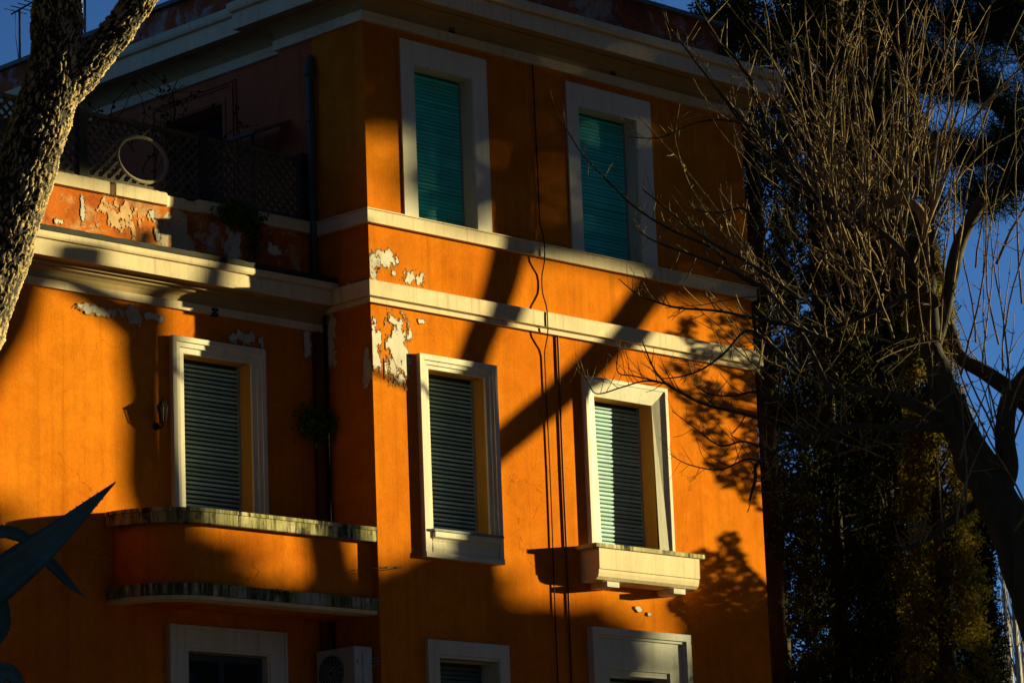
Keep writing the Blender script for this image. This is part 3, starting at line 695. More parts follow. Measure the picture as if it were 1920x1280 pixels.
# ================================================================== FOREGROUND PINE TRUNK (left)
def smooth_path(pts, n):
    pts = np.array(pts, float); k = len(pts); out = []
    for t in np.linspace(0, k-1-1e-6, n):
        i = int(t); f = t-i; p0, p1, p2, p3 = pts[max(i-1,0)], pts[i], pts[i+1], pts[min(i+2,k-1)]
        out.append(.5*((2*p1)+(-p0+p2)*f+(2*p0-5*p1+4*p2-p3)*f*f+(-p0+3*p1-3*p2+p3)*f**3))
    return np.array(out)
PD = 26.0
def bark_tube(name, pix, parent, n_len, n_ring, depth=.026, seed=0):
    P = smooth_path(pix, n_len); sc = PD/FPX*1.02; V = []; A = []
    C3 = [at_d(p[0],p[1],PD+ (p[3] if len(p)>3 else 0)) for p in P]; R3 = [p[2]/2*sc for p in P]
    arc = 0
    for i, c in enumerate(C3):
        t = (C3[min(i+1,n_len-1)]-C3[max(i-1,0)]).normalized()
        if i: arc += (C3[i]-C3[i-1]).length
        a = Vector(CR); a = (a - t*a.dot(t)).normalized(); b = t.cross(a); R = R3[i]
        for j in range(n_ring):
            q = 2*math.pi*j/n_ring; u = Vector((R*math.cos(q), R*math.sin(q), arc))
            warp = noise.noise_vector(u*5+Vector((seed,0,0)))*.05+noise.noise_vector(u*16)*.02+noise.noise_vector(u*50)*.008
            w_ = u+warp; w_ = Vector((w_.x*26, w_.y*26, w_.z*6.5+seed))
            d, pt = noise.voronoi(w_); pt0 = pt[0]; e = d[1]-d[0]
            rnd = (math.sin(pt0.x*127.1+pt0.y*311.7+pt0.z*74.7)*43758.5)%1
            w2 = Vector((w_.x*2.1+3,w_.y*2.1,w_.z*1.7)); d2, _ = noise.voronoi(w2); e2 = d2[1]-d2[0]
            s1 = min(1, max(0, (e-.05*(1+rnd))/.22)); s1 = s1*s1*(3-2*s1); s2 = min(1, max(0, (e2-.02)/.16))
            fl = noise.fractal(Vector((u.x*60,u.y*60,u.z*22)), .8, 2.2, 4)
            gr = abs(noise.fractal(Vector((w_.x*.42,w_.y*.42,w_.z*.26+3)), .9, 2, 3)); gr = min(1, gr/.16); s1 *= .25+.75*gr
            tilt = (w_.z-pt0.z)*(rnd-.35)*.5
            h = depth*s1*(.45+.55*rnd+tilt)*(.7+.3*s2) + noise.noise(u*4)*.02 + .007*fl
            V.append(c+(a*math.cos(q)+b*math.sin(q))*(R-depth*.6+h)); A.append(s1*(.35+.65*s2)*(.55+.45*rnd)*(1+.35*fl))
    F = []
    for i in range(n_len-1):
        for j in range(n_ring): F.append((i*n_ring+j, i*n_ring+(j+1)%n_ring, (i+1)*n_ring+(j+1)%n_ring, (i+1)*n_ring+j))
    o = fast_mesh(name, [tuple(v) for v in V], F, PINEBARK, parent)
    at = o.data.attributes.new('plate','FLOAT','POINT'); at.data.foreach_set('value', np.array(A, np.float32))
    return o
tk = [(-92,700,134),(-68,640,132),(-12,500,124),(22,400,118),(54,300,114),(80,220,112),(99,150,108),(106,80,100),(108,0,92),(116,-80,88),(130,-200,84)]
pb = at_d(-300,1900,PD); pine = empty('pine_tree', (pb.x,pb.y,0), 'leaning forked pine with plated bark in the left foreground', 'tree')
bark_tube('trunk', tk, pine, 640, 230)
bark_tube('limb', [(60,270,40),(100,205,62),(140,150,70),(180,105,66),(222,55,62),(264,0,60),(310,-60,56)], pine, 260, 150, seed=5)
pt_ = [at_d(x,y,PD) for x,y in ((-92,700),(-150,1000),(-230,1400),(-300,1900))]
m = MB().tube([(pb.x,pb.y,-.1),(pb.x,pb.y,pb.z*.5)]+[tuple(p) for p in reversed(pt_)], [.42,.38,.34,.32,.31,.285], 24); m.build('trunk_base', PINEBARK, pine)

# ================================================================== AGAVE ON THE GARDEN WALL (lower left)
AD = 9.5
wc = at_d(-120,1330,AD); dirx = Vector((CR.x,CR.y,0)).normalized(); dirf = Vector((CF.x,CF.y,0)).normalized()
wt = at_d(0,1300,AD).z-.03
m = MB()
a_, b_ = wc-dirx*6, wc+dirx*7; vs = []
for z in (0, wt-.12):
    for p in (a_-dirf*.2, b_-dirf*.2, b_+dirf*.2, a_+dirf*.2): vs.append((p.x,p.y,z))
m.add(vs, [(0,3,2,1),(4,5,6,7),(0,1,5,4),(1,2,6,5),(2,3,7,6),(3,0,4,7)])
tag(m.build('garden_wall', WALLSTONE), 'low rendered garden wall below the frame carrying the agave', 'wall')
ag = empty('agave_plant', (wc.x,wc.y,wt-.12), 'dark spiky agave in the lower left corner', 'agave')
def agave_leaf(pix, off=0.0):
    P = smooth_path(pix, 28); sc = AD/FPX; V = []; F = []
    for i, p in enumerate(P):
        c = at_d(p[0],p[1],AD+off); q = P[min(i+1,27)]; o_ = P[max(i-1,0)]
        d2 = np.array([q[0]-o_[0], q[1]-o_[1]]); d2 /= np.linalg.norm(d2)
        side = CR*(-d2[1]*-1) + CU*(d2[0])      # across the blade in the picture plane
        side = (CR*d2[1] + CU*d2[0]).normalized(); wd = max(.002, p[2]/2*sc); f = Vector(CF)
        V += [c+side*wd+f*.3*wd*-1, c+side*wd*.5+f*wd*.35, c+f*wd*.62, c-side*wd*.5+f*wd*.35, c-side*wd-f*wd*.3, c-side*wd*.5+f*wd*.02, c+f*wd*.22, c+side*wd*.5+f*wd*.02]
    for i in range(27):
        for j in range(8): F.append((i*8+j, i*8+(j+1)%8, i*8+8+(j+1)%8, i*8+8+j))
    m = MB().add(V, F)
    for i in range(3, 25):                    # marginal thorns
        for sgn in (0, 4):
            v = V[i*8+sgn]; c = V[i*8+2]; out = (v-c).normalized(); m.tube([v, v+out*.006], [.0022,.0003], 4)
    o = m.build('leaf', AGAVE, ag, smooth=True)
agave_leaf([(-120,1330,40),(-70,1160,58),(-15,1100,78),(60,1040,66),(120,990,42),(170,945,22),(217,903,2)])
agave_leaf([(-140,1330,40),(-90,1080,40),(-30,1005,28),(25,998,24),(62,1022,24),(100,1060,22),(135,1098,12),(163,1121,1)], .18)
agave_leaf([(-110,1330,40),(-40,1220,46),(0,1180,34),(8,1150,24),(4,1120,16),(-10,1080,4)], .10)
agave_leaf([(-100,1330,40),(-30,1290,46),(6,1258,34),(30,1272,26),(45,1310,16),(50,1340,3)], -.1)
agave_leaf([(-130,1330,50),(-150,1150,60),(-190,980,40),(-230,880,3)], .05)

# ================================================================== BARE TREE (right foreground)
BD = 22.0; BS = BD/FPX
bt0 = at_d(1990,1290,BD); bare = empty('bare_tree', (bt0.x,bt0.y,0), 'bare pollarded tree with many upright shoots in the right foreground', 'tree')
def T3(p, off=0): return at_d(p[0], p[1], BD+off+(p[3] if len(p) > 3 else 0))
def limb(name, pix, n=24, ring=10, off=0, mat=SHADE_BARK, taper=None, mb=None, wob=0):
    P = smooth_path(pix, n); pts = [T3(p, off) for p in P]; rad = [max(.0012, p[2]*BS) for p in P]
    if wob:
        for i in range(1, n-1): pts[i] = pts[i] + Vector(noise.noise_vector(pts[i]*9))*wob
    if mb is not None: mb.tube(pts, rad, ring); return pts, rad
    mm = MB().tube(pts, rad, ring); mm.build(name, mat, bare, smooth=True); return pts, rad
limb('trunk', [(2150,1900,66),(2070,1550,60),(1985,1250,52),(1930,1080,46),(1872,940,40),(1820,850,34),(1782,765,28),(1752,680,22),(1742,600,17),(1738,500,13),(1740,400,12),(1742,340,11),(1752,270,9),(1756,250,7)], 70, 18, mat=SHADE_BARK, wob=.03)
bb = at_d(2150,1900,BD); MB().tube([(bb.x+.1,bb.y,-.1),(bb.x+.05,bb.y,bb.z*.5),(bb.x,bb.y,bb.z+.02)], [.36,.30,.24], 16).build('trunk_base', SHADE_BARK, bare, smooth=True)
BR = []   # carriers for shoots: (pts, rad, weight)
def L(pix, **k): r = limb('limb', pix, **k); BR.append(r); return r
L([(1748,660,14),(1770,590,13),(1792,480,14),(1815,420,13),(1843,376,14)], mat=SHADE_BARK, off=.1)
L([(1868,930,24),(1888,880,22),(1884,820,19),(1890,760,18),(1912,720,17),(1960,660,14)], mat=SHADE_BARK)
L([(1868,880,16),(1835,830,13),(1808,775,12),(1800,740,10)], mat=SHADE_BARK, off=-.1)
L([(1960,800,16),(1915,748,17),(1850,700,15),(1800,668,13),(1780,610,10)], mat=SHADE_BARK, off=.25)
L([(1760,785,12),(1705,755,11),(1645,735,9),(1590,730,5),(1540,736,3)], mat=SHADE_BARK)
L([(1768,800,11),(1670,802,7),(1600,798,6),(1530,826,5),(1470,838,4),(1420,868,3.5),(1416,900,3.5),(1405,938,2)], mat=SHADE_BARK, off=-.2)
L([(1840,935,9),(1772,985,7),(1722,1020,5),(1690,1030,4)], mat=SHADE_BARK, off=.15)
L([(1738,435,9),(1722,392,9),(1682,374,9),(1637,398,7),(1600,392,5),(1545,376,4)], off=-.3, mat=TWIG)  # the two sunlit arches take the paler bark, not the shade-darkened one
L([(1748,350,8),(1720,318,8),(1690,302,6),(1640,325,6),(1590,320,6),(1536,336,4)], off=.3, mat=TWIG)
L([(1640,424,5),(1590,416,4.5),(1535,412,3)], off=-.5)
L([(1758,575,8),(1700,482,6.5),(1640,425,6),(1560,378,5),(1485,340,4.5),(1420,262,3.5),(1385,215,3),(1345,165,2)], n=40, off=-.4, wob=.01)
L([(1740,540,7),(1690,560,5),(1600,600,4.5),(1500,640,4),(1440,660,3)], off=-.5, wob=.015)
L([(1600,430,5),(1520,360,4.5),(1440,240,4),(1400,140,3),(1330,60,2)], off=-.6, wob=.02)
L([(1560,740,5),(1500,620,4.5),(1440,545,4),(1404,527,3.6),(1383,514,3.2),(1344,471,3),(1323,459,2.6),(1254,429,2.4),(1190,388,2),(1140,340,1.6),(1087,283,1.2),(1036,195,.8)], n=60, off=-.7)
L([(1500,560,4),(1402,491,3),(1364,472,2.6),(1310,440,2.2),(1254,395,1.8),(1205,355,1.2)], n=30, off=-.8)
L([(1440,540,3.5),(1385,514,2.8),(1310,482,2.4),(1254,463,2),(1216,446,1.5),(1190,425,.9)], n=30, off=-.75)
L([(1560,640,4.5),(1480,610,3.6),(1409,596,2.8),(1347,583,2.5),(1272,577,2.1),(1231,566,1.8),(1197,553,1.4),(1160,523,.9)], n=40, off=-.9)
L([(1590,800,5),(1500,810,4),(1417,782,3.2),(1352,766,2.7),(1314,755,2.5),(1277,736,2.3),(1249,719,2.1),(1226,691,1.7),(1204,639,1)], n=40, off=-.85)
L([(1249,719,2),(1210,714,1.6),(1168,725,1.4),(1119,738,1.2),(1100,712,1),(1080,682,.7)], n=24, off=-.85)
L([(1239,716,1.6),(1190,705,1.3),(1158,697,1.1),(1160,655,.8),(1162,648,.7)], n=20, off=-.85)
L([(1500,700,4),(1440,640,3),(1400,620,2.6),(1360,660,2.2),(1320,690,1.8),(1280,705,1.4),(1240,710,1)], n=30, off=-1.0)
L([(1480,760,3.5),(1420,735,2.6),(1375,742,2),(1330,738,1.5),(1300,720,1)], n=24, off=-.6)
L([(1470,860,3),(1400,828,2),(1350,835,1.6),(1300,800,1.1),(1260,770,.7)], n=24, off=-.7)
L([(1460,900,3),(1410,860,2),(1350,880,1.5),(1290,870,1),(1255,850,.6)], n=24, off=-.5)
L([(1420,430,3),(1396,392,2.2),(1350,398,1.6),(1310,395,1.2),(1290,382,.7)], n=24, off=-.4)
L([(1420,240,3),(1360,225,2.2),(1300,232,1.6),(1240,258,1.3),(1180,257,.8)], n=24, off=-.6)
L([(1440,300,3),(1360,190,2.2),(1300,110,1.8),(1262,60,1.3),(1240,20,.8)], n=24, off=-.3)
# shoots
tw = MB()
def shoot(p, ang, length, r0, off, curve=0, twigs=True):
    """p, length in pixels; ang from straight up, positive to the right"""
    n = max(6, int(length/32)); pts = []; x, y = p; a = ang; st = length/n; dpt = off; wander = random.uniform(-.012,.012)
    for i in range(n+1):
        pts.append((x, y, dpt)); a += curve/n + random.gauss(0,.075); x += math.sin(a)*st; y -= math.cos(a)*st; dpt += wander*st*.3
    P3 = [at_d(px,py,BD+d) for px,py,d in pts]; rad = [max(.0011, r0*BS*(1-.72*i/n)) for i in range(n+1)]
    tw.tube(P3, rad, 5, cap=False)
    if twigs:
        for i in range(1, n):
            if random.random() < .42:
                sx, sy, d0 = pts[i]; s_ = random.choice((-1,1)); ln_ = random.uniform(10,80)*random.random()+6
                aa = a*.3+ang*.7+s_*random.uniform(.4,1.2); ex, ey = sx+math.sin(aa)*ln_, sy-math.cos(aa)*ln_
                mx, my = (sx+ex)/2+random.uniform(-2,2), (sy+ey)/2+random.uniform(-2,2); d1 = d0+random.uniform(-.15,.15)
                tw.tube([at_d(sx,sy,BD+d0), at_d(mx,my,BD+(d0+d1)/2), at_d(ex,ey,BD+d1)], [r0*BS*.5, r0*BS*.38, max(.0009,r0*BS*.2)], 4, cap=False)
                if random.random() < .6:
                    aa += random.choice((-1,1))*random.uniform(.4,.9); l2 = ln_*random.uniform(.3,.6)
                    tw.tube([at_d(mx,my,BD+(d0+d1)/2), at_d(mx+math.sin(aa)*l2, my-math.cos(aa)*l2, BD+d1)], [r0*BS*.34, max(.0009,r0*BS*.18)], 4, cap=False)
            if random.random() < .5:            # bud / spur
                sx, sy, d0 = pts[i]; s_ = random.choice((-1,1)); q = at_d(sx,sy,BD+d0); q2 = at_d(sx+s_*random.uniform(3,6), sy-random.uniform(1,6), BD+d0)
                tw.tube([q,q2], [r0*BS*.7, r0*BS*.3], 4, cap=False)
for k in range(62):
    p = (random.gauss(1660,85), random.uniform(330,640)); fan = (p[0]-1700)/380
    shoot(p, fan*.9+random.gauss(-.04,.17), random.uniform(260,680), random.uniform(1.5,3.1), random.uniform(-.9,.9), random.gauss(0,.25))
for k in range(32):
    p = (random.uniform(1560,1760), random.uniform(330,470)); shoot(p, random.gauss(.0,.20)+(p[0]-1690)/600, random.uniform(350,620), random.uniform(1.5,3.1), random.uniform(-.9,.9), random.gauss(.05,.15))
for k in range(32):
    p = (random.uniform(1780,1960), random.uniform(350,1000)); shoot(p, random.gauss(.05,.22), random.uniform(200,600), random.uniform(1.4,2.6), random.uniform(-.9,.9), random.gauss(0,.3))
for k in range(60):
    p = (random.uniform(1420,1680), random.uniform(250,760)); shoot(p, random.gauss(-.75,.4), random.uniform(90,330), random.uniform(1.1,2.3), random.uniform(-.9,.5), random.gauss(.45,.35))
for k in range(5): shoot((1712+k*4,1022), -.35+.22*k+random.gauss(0,.05), random.uniform(60,100), 1.8, .15, 0)
for k in range(45):
    p = (random.uniform(1440,1800), random.uniform(560,860)); shoot(p, random.gauss(-.2,.8), random.uniform(60,220), random.uniform(1.,1.9), random.uniform(-.6,.6), random.gauss(0,.5))
def sprout(pts, rad, dens, lo=10, hi=60):      # small side twigs along a carrier
    for i in range(1, len(pts)-1):
        if random.random() > dens: continue
        d = (pts[i+1]-pts[i-1]).normalized(); s_ = random.choice((-1,1)); up = (CU*random.uniform(.2,1)+CR*random.uniform(-.5,.5)+CF*random.uniform(-.4,.4)).normalized()
        dr = (d*random.uniform(.3,1)+up*s_ if random.random() < .35 else d*random.uniform(.2,.9)+up).normalized()
        ln_ = random.uniform(lo,hi)*BS; a = pts[i]; b = a+dr*ln_*.5+Vector(noise.noise_vector(a*13))*ln_*.12; c = a+dr*ln_+up*ln_*.15; r = max(.0012, min(rad[i]*.5,.006))
        tw.tube([a,b,c], [r,r*.75,max(.0009,r*.4)], 4, cap=False)
        if random.random() < .6:
            e = b+(dr+up*random.uniform(-1,1)+d*random.uniform(-.3,.5)).normalized()*ln_*random.uniform(.2,.5); tw.tube([b,e], [r*.6,max(.0009,r*.3)], 4, cap=False)
for pts, rad in BR: sprout(pts, rad, .75, 12, 70)
tag(tw.build('twigs', TWIG, bare, smooth=True, fix=False), kind='stuff')
lf = []
for k in range(46):
    p = (random.uniform(1420,1800), random.uniform(30,620)); lf.append(tuple(at_d(p[0],p[1],BD+random.uniform(-.6,.6))))
V, F = leaf_cloud(lf, .016); tag(fast_mesh('dry_leaves', V, F, leaf_mat('dry_orange_leaf',(.32,.07,.015),(.40,.14,.03),20), bare), kind='stuff')

# ================================================================== EVERGREENS RIGHT OF THE HOUSE
def sprays(P, size, n_each, aspect=.16, up=.5):
    """foliage sprays: each point carries n_each thin leaves fanning out of it"""
    P = np.repeat(np.asarray(P), n_each, 0); n = len(P)
    a = RNG.normal(size=(n,3)); a[:,2] += up; a /= np.linalg.norm(a,axis=1,keepdims=True); b = RNG.normal(size=(n,3)); b -= a*(a*b).sum(1,keepdims=True); b /= np.linalg.norm(b,axis=1,keepdims=True)
    s = (size*RNG.uniform(.5,1.3,n))[:,None]; P = P+RNG.normal(size=(n,3))*size*.35
    V = np.stack([P, P+a*s*.55+b*s*aspect, P+a*s, P+a*s*.55-b*s*aspect],1).reshape(-1,3); return V, np.arange(4*n).reshape(n,4)
def cypress(px, D, z_top, rmax, label, mat, n=9000, size=.16, seed=0, gaps=.3, lean=0):
    b = at_d(px, 1200, D); e = empty('cypress_tree', (b.x,b.y,0), label, 'tree', 'evergreens right of the house')
    MB().tube([(b.x,b.y,-.1),(b.x,b.y,z_top*.5),(b.x,b.y,z_top*.97)], [.20,.13,.03], 10).build('trunk', PBARK, e, smooth=True)
    P = []; m = MB()
    while len(P) < n:
        z = random.uniform(2.5, z_top); t = (z-2.5)/(z_top-2.5); q = random.uniform(0,2*math.pi)
        R = rmax*(1-t)**.42*(.74+.45*noise.noise((math.cos(q)*1.6+seed, math.sin(q)*1.6, z*.9)))*min(1,.5+t*5)
        r = R*math.sqrt(random.uniform(.12,1)); p = Vector((b.x+r*math.cos(q), b.y+r*math.sin(q), z))
        if noise.noise(p*1.5+Vector((seed,0,0))) < -gaps: continue
        P.append(tuple(p))
    for k in range(0, n, 60):
        p = P[k]; m.tube([(b.x,b.y,p[2]-.5*random.uniform(.5,1.4)), ((b.x+p[0])/2,(b.y+p[1])/2,p[2]-.15), p], [.025,.015,.005], 4)
    tag(m.build('branches', PBARK, e), kind='stuff')
    V, F = sprays(P, size*.72, 8, .11); tag(fast_mesh('crown', V, F, mat, e), kind='stuff')
cypress(1462, 47.0, 25.0, 1.15, 'tall dark cypress close against the end of the house', CYP, 12000, .17, 1, .10)
cypress(1575, 50.0, 26.0, 1.5, 'tallest dark cypress behind the bare tree', CYP, 15000, .18, 2, .10)
cypress(1680, 53.0, 19.0, 1.45, 'broad dark cypress in the middle of the evergreens', CYP, 12000, .18, 3, .08)
cypress(1775, 49.5, 13.8, 1.15, 'shorter cypress coloured as sunlit at the right of the evergreens', CYP_SUN, 8500, .15, 4, .12)
cypress(1640, 55.0, 25.0, 1.5, 'dark cypress rising behind the others in the middle', CYP, 15000, .18, 7, .14)
cypress(1735, 57.0, 22.0, 1.5, 'dark cypress behind the shorter sunlit-coloured one', CYP, 13000, .18, 8, .10)
cypress(1845, 54.0, 10.4, .75, 'slim cypress at the far right beside the pale trunks', CYP, 5000, .15, 5, .2)
cypress(1400, 52.0, 21.0, 1.0, 'cypress half hidden behind the end of the house', CYP, 7000, .17, 6, .2)

# umbrella pine whose limb enters top right
UD = 58.0; US = UD/FPX
ub = at_d(2060,900,UD); up_ = empty('umbrella_pine', (ub.x,ub.y,0), 'dark pine with crooked limbs reaching in from the upper right', 'tree')
def upt(pix, name='limb', n=24, ring=10):
    P = smooth_path(pix, n); MB().tube([at_d(p[0],p[1],UD) for p in P], [max(.01,p[2]*US) for p in P], ring).build(name, PBARK, up_, smooth=True)
    return P
zt = at_d(2040,420,UD)
MB().tube([(ub.x,ub.y,-.1),(ub.x,ub.y,zt.z*.5),tuple(zt)], [.36,.28,.2], 12).build('trunk', PBARK, up_, smooth=True)
PLs = [upt([(2040,420,20),(1970,320,18),(1920,262,17),(1880,205,16),(1840,178,12),(1790,168,8),(1730,175,4)]),
       upt([(2000,360,14),(1930,130,14),(1890,60,14),(1850,10,12),(1800,-60,8)]),
       upt([(1880,205,8),(1800,140,7),(1740,110,5),(1680,90,3)]), upt([(1890,60,9),(1830,70,6),(1770,40,5),(1700,20,3)]),
       upt([(1925,268,8),(1850,290,6),(1790,300,4),(1720,270,3)]), upt([(1985,340,8),(1930,330,6),(1880,360,4),(1830,400,2)]), upt([(1890,60,7),(1920,0,5),(1930,-60,3)])]
tips = []; m = MB()
for P in PLs:
    for k in range(95):
        p = P[random.randint(4,len(P)-1)]; a = random.uniform(0,2*math.pi); l = random.uniform(10,85); dd = random.uniform(-.5,.5)
        c = at_d(p[0],p[1],UD); e_ = at_d(p[0]+l*math.cos(a), p[1]-abs(l*math.sin(a))*.8+12, UD+dd); m.tube([c,(c+e_)/2+Vector((0,0,.05)),e_], [.016,.01,.005], 4)
        tips.append(tuple(e_)); tips.append(tuple(c.lerp(e_,.7)))
tag(m.build('branchlets', PBARK, up_), kind='stuff')
V, F = sprays(tips, .27, 44, .026, .15); tag(fast_mesh('needles', V, F, PINE, up_), kind='stuff')

# pale poplars far right
for k, (px, D, top, lab) in enumerate(((1876,75,9.8,'leftmost of the thin pale poplars at the far right edge'),(1892,78,13.5,'tallest pale poplar at the far right edge'),(1908,73,12.5,'pale poplar second from the right edge'),(1921,76,13,'pale poplar on the right edge of the picture'))):
    b = at_d(px,1250,D); e = empty('poplar_tree', (b.x,b.y,0), lab, 'tree', 'pale poplars at the right edge')
    MB().tube([(b.x,b.y,-.1),(b.x+.05,b.y,top*.6),(b.x,b.y,top)], [.16,.10,.02], 8).build('trunk', POPLAR, e, smooth=True)
    m = MB()
    for j in range(120):
        z = random.uniform(4,top*.98); q = random.uniform(0,6.28); l = random.uniform(.25,1.0); r = random.uniform(.12,.35)*l
        m.tube([(b.x,b.y,z),(b.x+r*.7*math.cos(q),b.y+r*.7*math.sin(q),z+l*.5),(b.x+r*math.cos(q),b.y+r*math.sin(q),z+l*1.2)], [.018,.012,.006], 4, cap=False)
    tag(m.build('twigs', POPLAR, e, fix=False), kind='stuff')

# ================================================================== TREES OUT OF VIEW, ON THE SUN'S SIDE, THAT SHADE THE FRONT
E1 = Vector((-S.y, S.x, 0)).normalized()         # horizontal, across the sunlight
def tow(pt, Ld): return Vector(pt) + S*Ld        # walk from a shaded point towards the sun
def az(a, z, Ld):                                # across-sun coordinate a and height of the shade on the y = 0 front
    return tow((a/E1.x, 0, z), Ld)
def shade_limb(mb, pix, plane, Ld, n=26):        # pix: (x, y, shadow width in px along the horizontal) on the wall plane
    P = smooth_path(pix, n); pts = []; rad = []
    for p in P:
        c = on_y(p[0],p[1],plane); l_ = on_y(p[0]-p[2]/2,p[1],plane); r_ = on_y(p[0]+p[2]/2,p[1],plane)
        pts.append(tow(c, Ld)); rad.append(abs((r_-l_).dot(E1))/2)
    E2 = S.cross(E1)                              # correct for slanted limbs: width measured horizontally
    for i in range(n):
        t = pts[min(i+1,n-1)]-pts[max(i-1,0)]; a, b = t.dot(E1), t.dot(E2); rad[i] *= abs(b)/max(1e-6,math.hypot(a,b))
    mb.tube(pts, [max(.012,r) for r in rad], 12); return pts, rad
# tree 1: forked trunk shading the corner block
t1 = MB(); Ld = 11
tr, rr = shade_limb(t1, [(885,1250,105),(882,1100,104),(878,950,104),(874,820,100),(874,740,84),(885,675,68),(915,600,70),(940,530,72),(955,460,72),(965,380,70),(985,280,60)], 0, Ld)
foot = tr[0]; T1 = empty('shade_tree', (foot.x,foot.y,0), 'forked tree out of view to the right that shades the corner block', 'tree', 'trees out of view on the sunny side')
t1.tube([(foot.x,foot.y,-.1),(foot.x,foot.y,foot.z*.5),tuple(foot)], [.24,.20,rr[0]], 14)
t1.build('trunk', SHADE_BARK, T1, smooth=True)
t1 = MB()
shade_limb(t1, [(866,910,70),(900,868,86),(935,836,90),(1010,772,92),(1075,716,86),(1130,660,82),(1180,596,76),(1225,530,72),(1270,450,66)], 0, Ld)
shade_limb(t1, [(840,770,18),(790,738,30),(740,715,30),(700,697,26),(660,675,24),(600,640,20)], 0, Ld)
t1.build('limb', SHADE_BARK, T1, smooth=True)
# tree 2: shading the wing and balcony
Ld = 17; t2 = MB()
tr, rr = shade_limb(t2, [(330,1250,96),(318,1100,96),(294,980,92),(280,910,104),(274,830,90),(272,740,84),(268,660,98),(272,600,92),(284,560,70),(300,500,58),(318,430,50)], YW, Ld)
foot = tr[0]; T2 = empty('shade_tree', (foot.x,foot.y,0), 'forked tree out of view to the right that shades the wing wall', 'tree', 'trees out of view on the sunny side')
t2.tube([(foot.x,foot.y,-.1),(foot.x,foot.y,foot.z*.5),tuple(foot)], [.18,.15,rr[0]], 14); t2.build('trunk', SHADE_BARK, T2, smooth=True)
t2 = MB()
shade_limb(t2, [(262,640,60),(240,606,90),(205,575,110),(165,552,100),(120,530,90),(70,512,80)], YW, Ld)
shade_limb(t2, [(-90,800,90),(-40,690,120),(0,610,130),(25,540,120),(40,470,110)], YW, Ld)
shade_limb(t2, [(282,700,20),(300,690,22),(320,680,18),(350,668,14)], YW, Ld)
t2.build('limb', SHADE_BARK, T2, smooth=True)
# foliage masses: polygons in (a, z-on-front)
def inside(poly, a, z):
    r = False; j = len(poly)-1
    for i in range(len(poly)):
        if (poly[i][1] > z) != (poly[j][1] > z) and a < (poly[j][0]-poly[i][0])*(z-poly[i][1])/(poly[j][1]-poly[i][1])+poly[i][0]: r = not r
        j = i
    return r
def mass(poly, Ld, n, size, name, label, depth=2.0, hole=None, mat=PINE, rough=.12, trunk_a=None, scale=2.2, thin=None):
    A0_, A1_ = min(p[0] for p in poly)-.2, max(p[0] for p in poly)+.2; Z0_, Z1_ = min(p[1] for p in poly)-.2, max(p[1] for p in poly)+.2
    P = []; k = 0
    while len(P) < n and k < n*30:
        k += 1; a, z = random.uniform(A0_,A1_), random.uniform(Z0_,Z1_); nv = noise.noise_vector((a*scale,z*scale,Ld))*rough*2
        if not inside(poly, a+nv.x, z+nv.y): continue
        if hole and noise.fractal((a*hole[0]*1.4,z*hole[0],Ld),1,2,3) > hole[1]: continue
        if thin and thin[0] < a < thin[1] and thin[2] < z < thin[3] and random.random() < thin[4]: continue
        P.append(tuple(az(a,z,Ld+random.uniform(-depth,depth))))
    ta = trunk_a if trunk_a is not None else (A0_+A1_)/2; zmid = (Z0_+Z1_)/2; b = az(ta, zmid, Ld)
    e = empty(name, (b.x,b.y,0), label, 'tree', 'trees out of view on the sunny side')
    m = MB().tube([(b.x,b.y,-.1),(b.x,b.y,b.z*.6),tuple(b)], [.3,.22,.10], 12)
    for q in P[:30]: m.tube([(b.x,b.y,b.z-.3), ((b.x+q[0])/2,(b.y+q[1])/2,(b.z+q[2])/2-.1), q], [.05,.03,.01], 5)
    m.build('trunk', PBARK, e); V, F = leaf_cloud(P, size, aspect=.7); tag(fast_mesh('crown', V, F, mat, e), kind='stuff')
# broad pine crown shading the top floor
mass([(-4,11.45),(-1.2,11.75),(-.9,11.8),(-.35,11.85),(-.05,12.5),(.12,12.40),(.25,12.05),(.40,11.75),(.74,11.55),(.86,11.75),(1.02,11.8),(1.14,11.42),(1.5,11.32),(1.89,11.26),(2.3,11.12),(2.75,11.0),(4.0,10.9),(5,13),(4,17),(-2,17.5),(-5,15)], 40, 15000, .17, 'shade_pine', 'umbrella pine out of view whose crown shades the top floor', trunk_a=-3.2)
# lower row of trees
mass([(-4,8.4),(-1.5,7.8),(-1.2,7.78),(-.98,7.55),(-.86,7.32),(-.77,7.12),(-.66,6.92),(-.3,6.76),(0,7.02),(.16,7.15),(.28,7.30),(.42,7.18),(.54,7.22),(.68,7.12),(.8,7.18),(.88,6.98),(1.02,6.86),(1.2,6.82),(1.38,6.86),(1.55,6.78),(1.68,6.3),(1.76,5.8),(2.03,5.8),(2.06,7.0),(2.6,7.2),(7,7.4),(7,1),(-4,1)], 36, 16000, .24, 'shade_hedge', 'dense tree out of view whose crown shades the lower wall', rough=.06)
# evergreen close to the right end of the front: leafy edge
mass([(2.03,10.60),(2.12,10.35),(2.02,10.05),(2.18,9.7),(2.2,9.25),(2.32,9.1),(2.36,8.75),(2.52,8.62),(2.64,8.50),(2.74,8.40),(3.4,8.6),(3.6,10),(3.2,11.4),(2.5,11.0),(2.2,10.9)], 6, 6500, .034, 'shade_evergreen', 'evergreen out of view that shades the right end of the front', .6, hole=(3.2,.36), rough=.05, scale=6, mat=CYP, trunk_a=3.5)
mass([(2.0,6.0),(2.06,7.3),(2.2,7.55),(2.35,8.0),(2.46,8.05),(2.56,7.75),(2.70,7.40),(2.9,7.3),(3.6,7.3),(3.6,5.5)], 6, 9000, .036, 'shade_evergreen', 'low evergreen out of view that shades the lower right corner', .6, rough=.06, scale=6, mat=CYP, trunk_a=3.3)
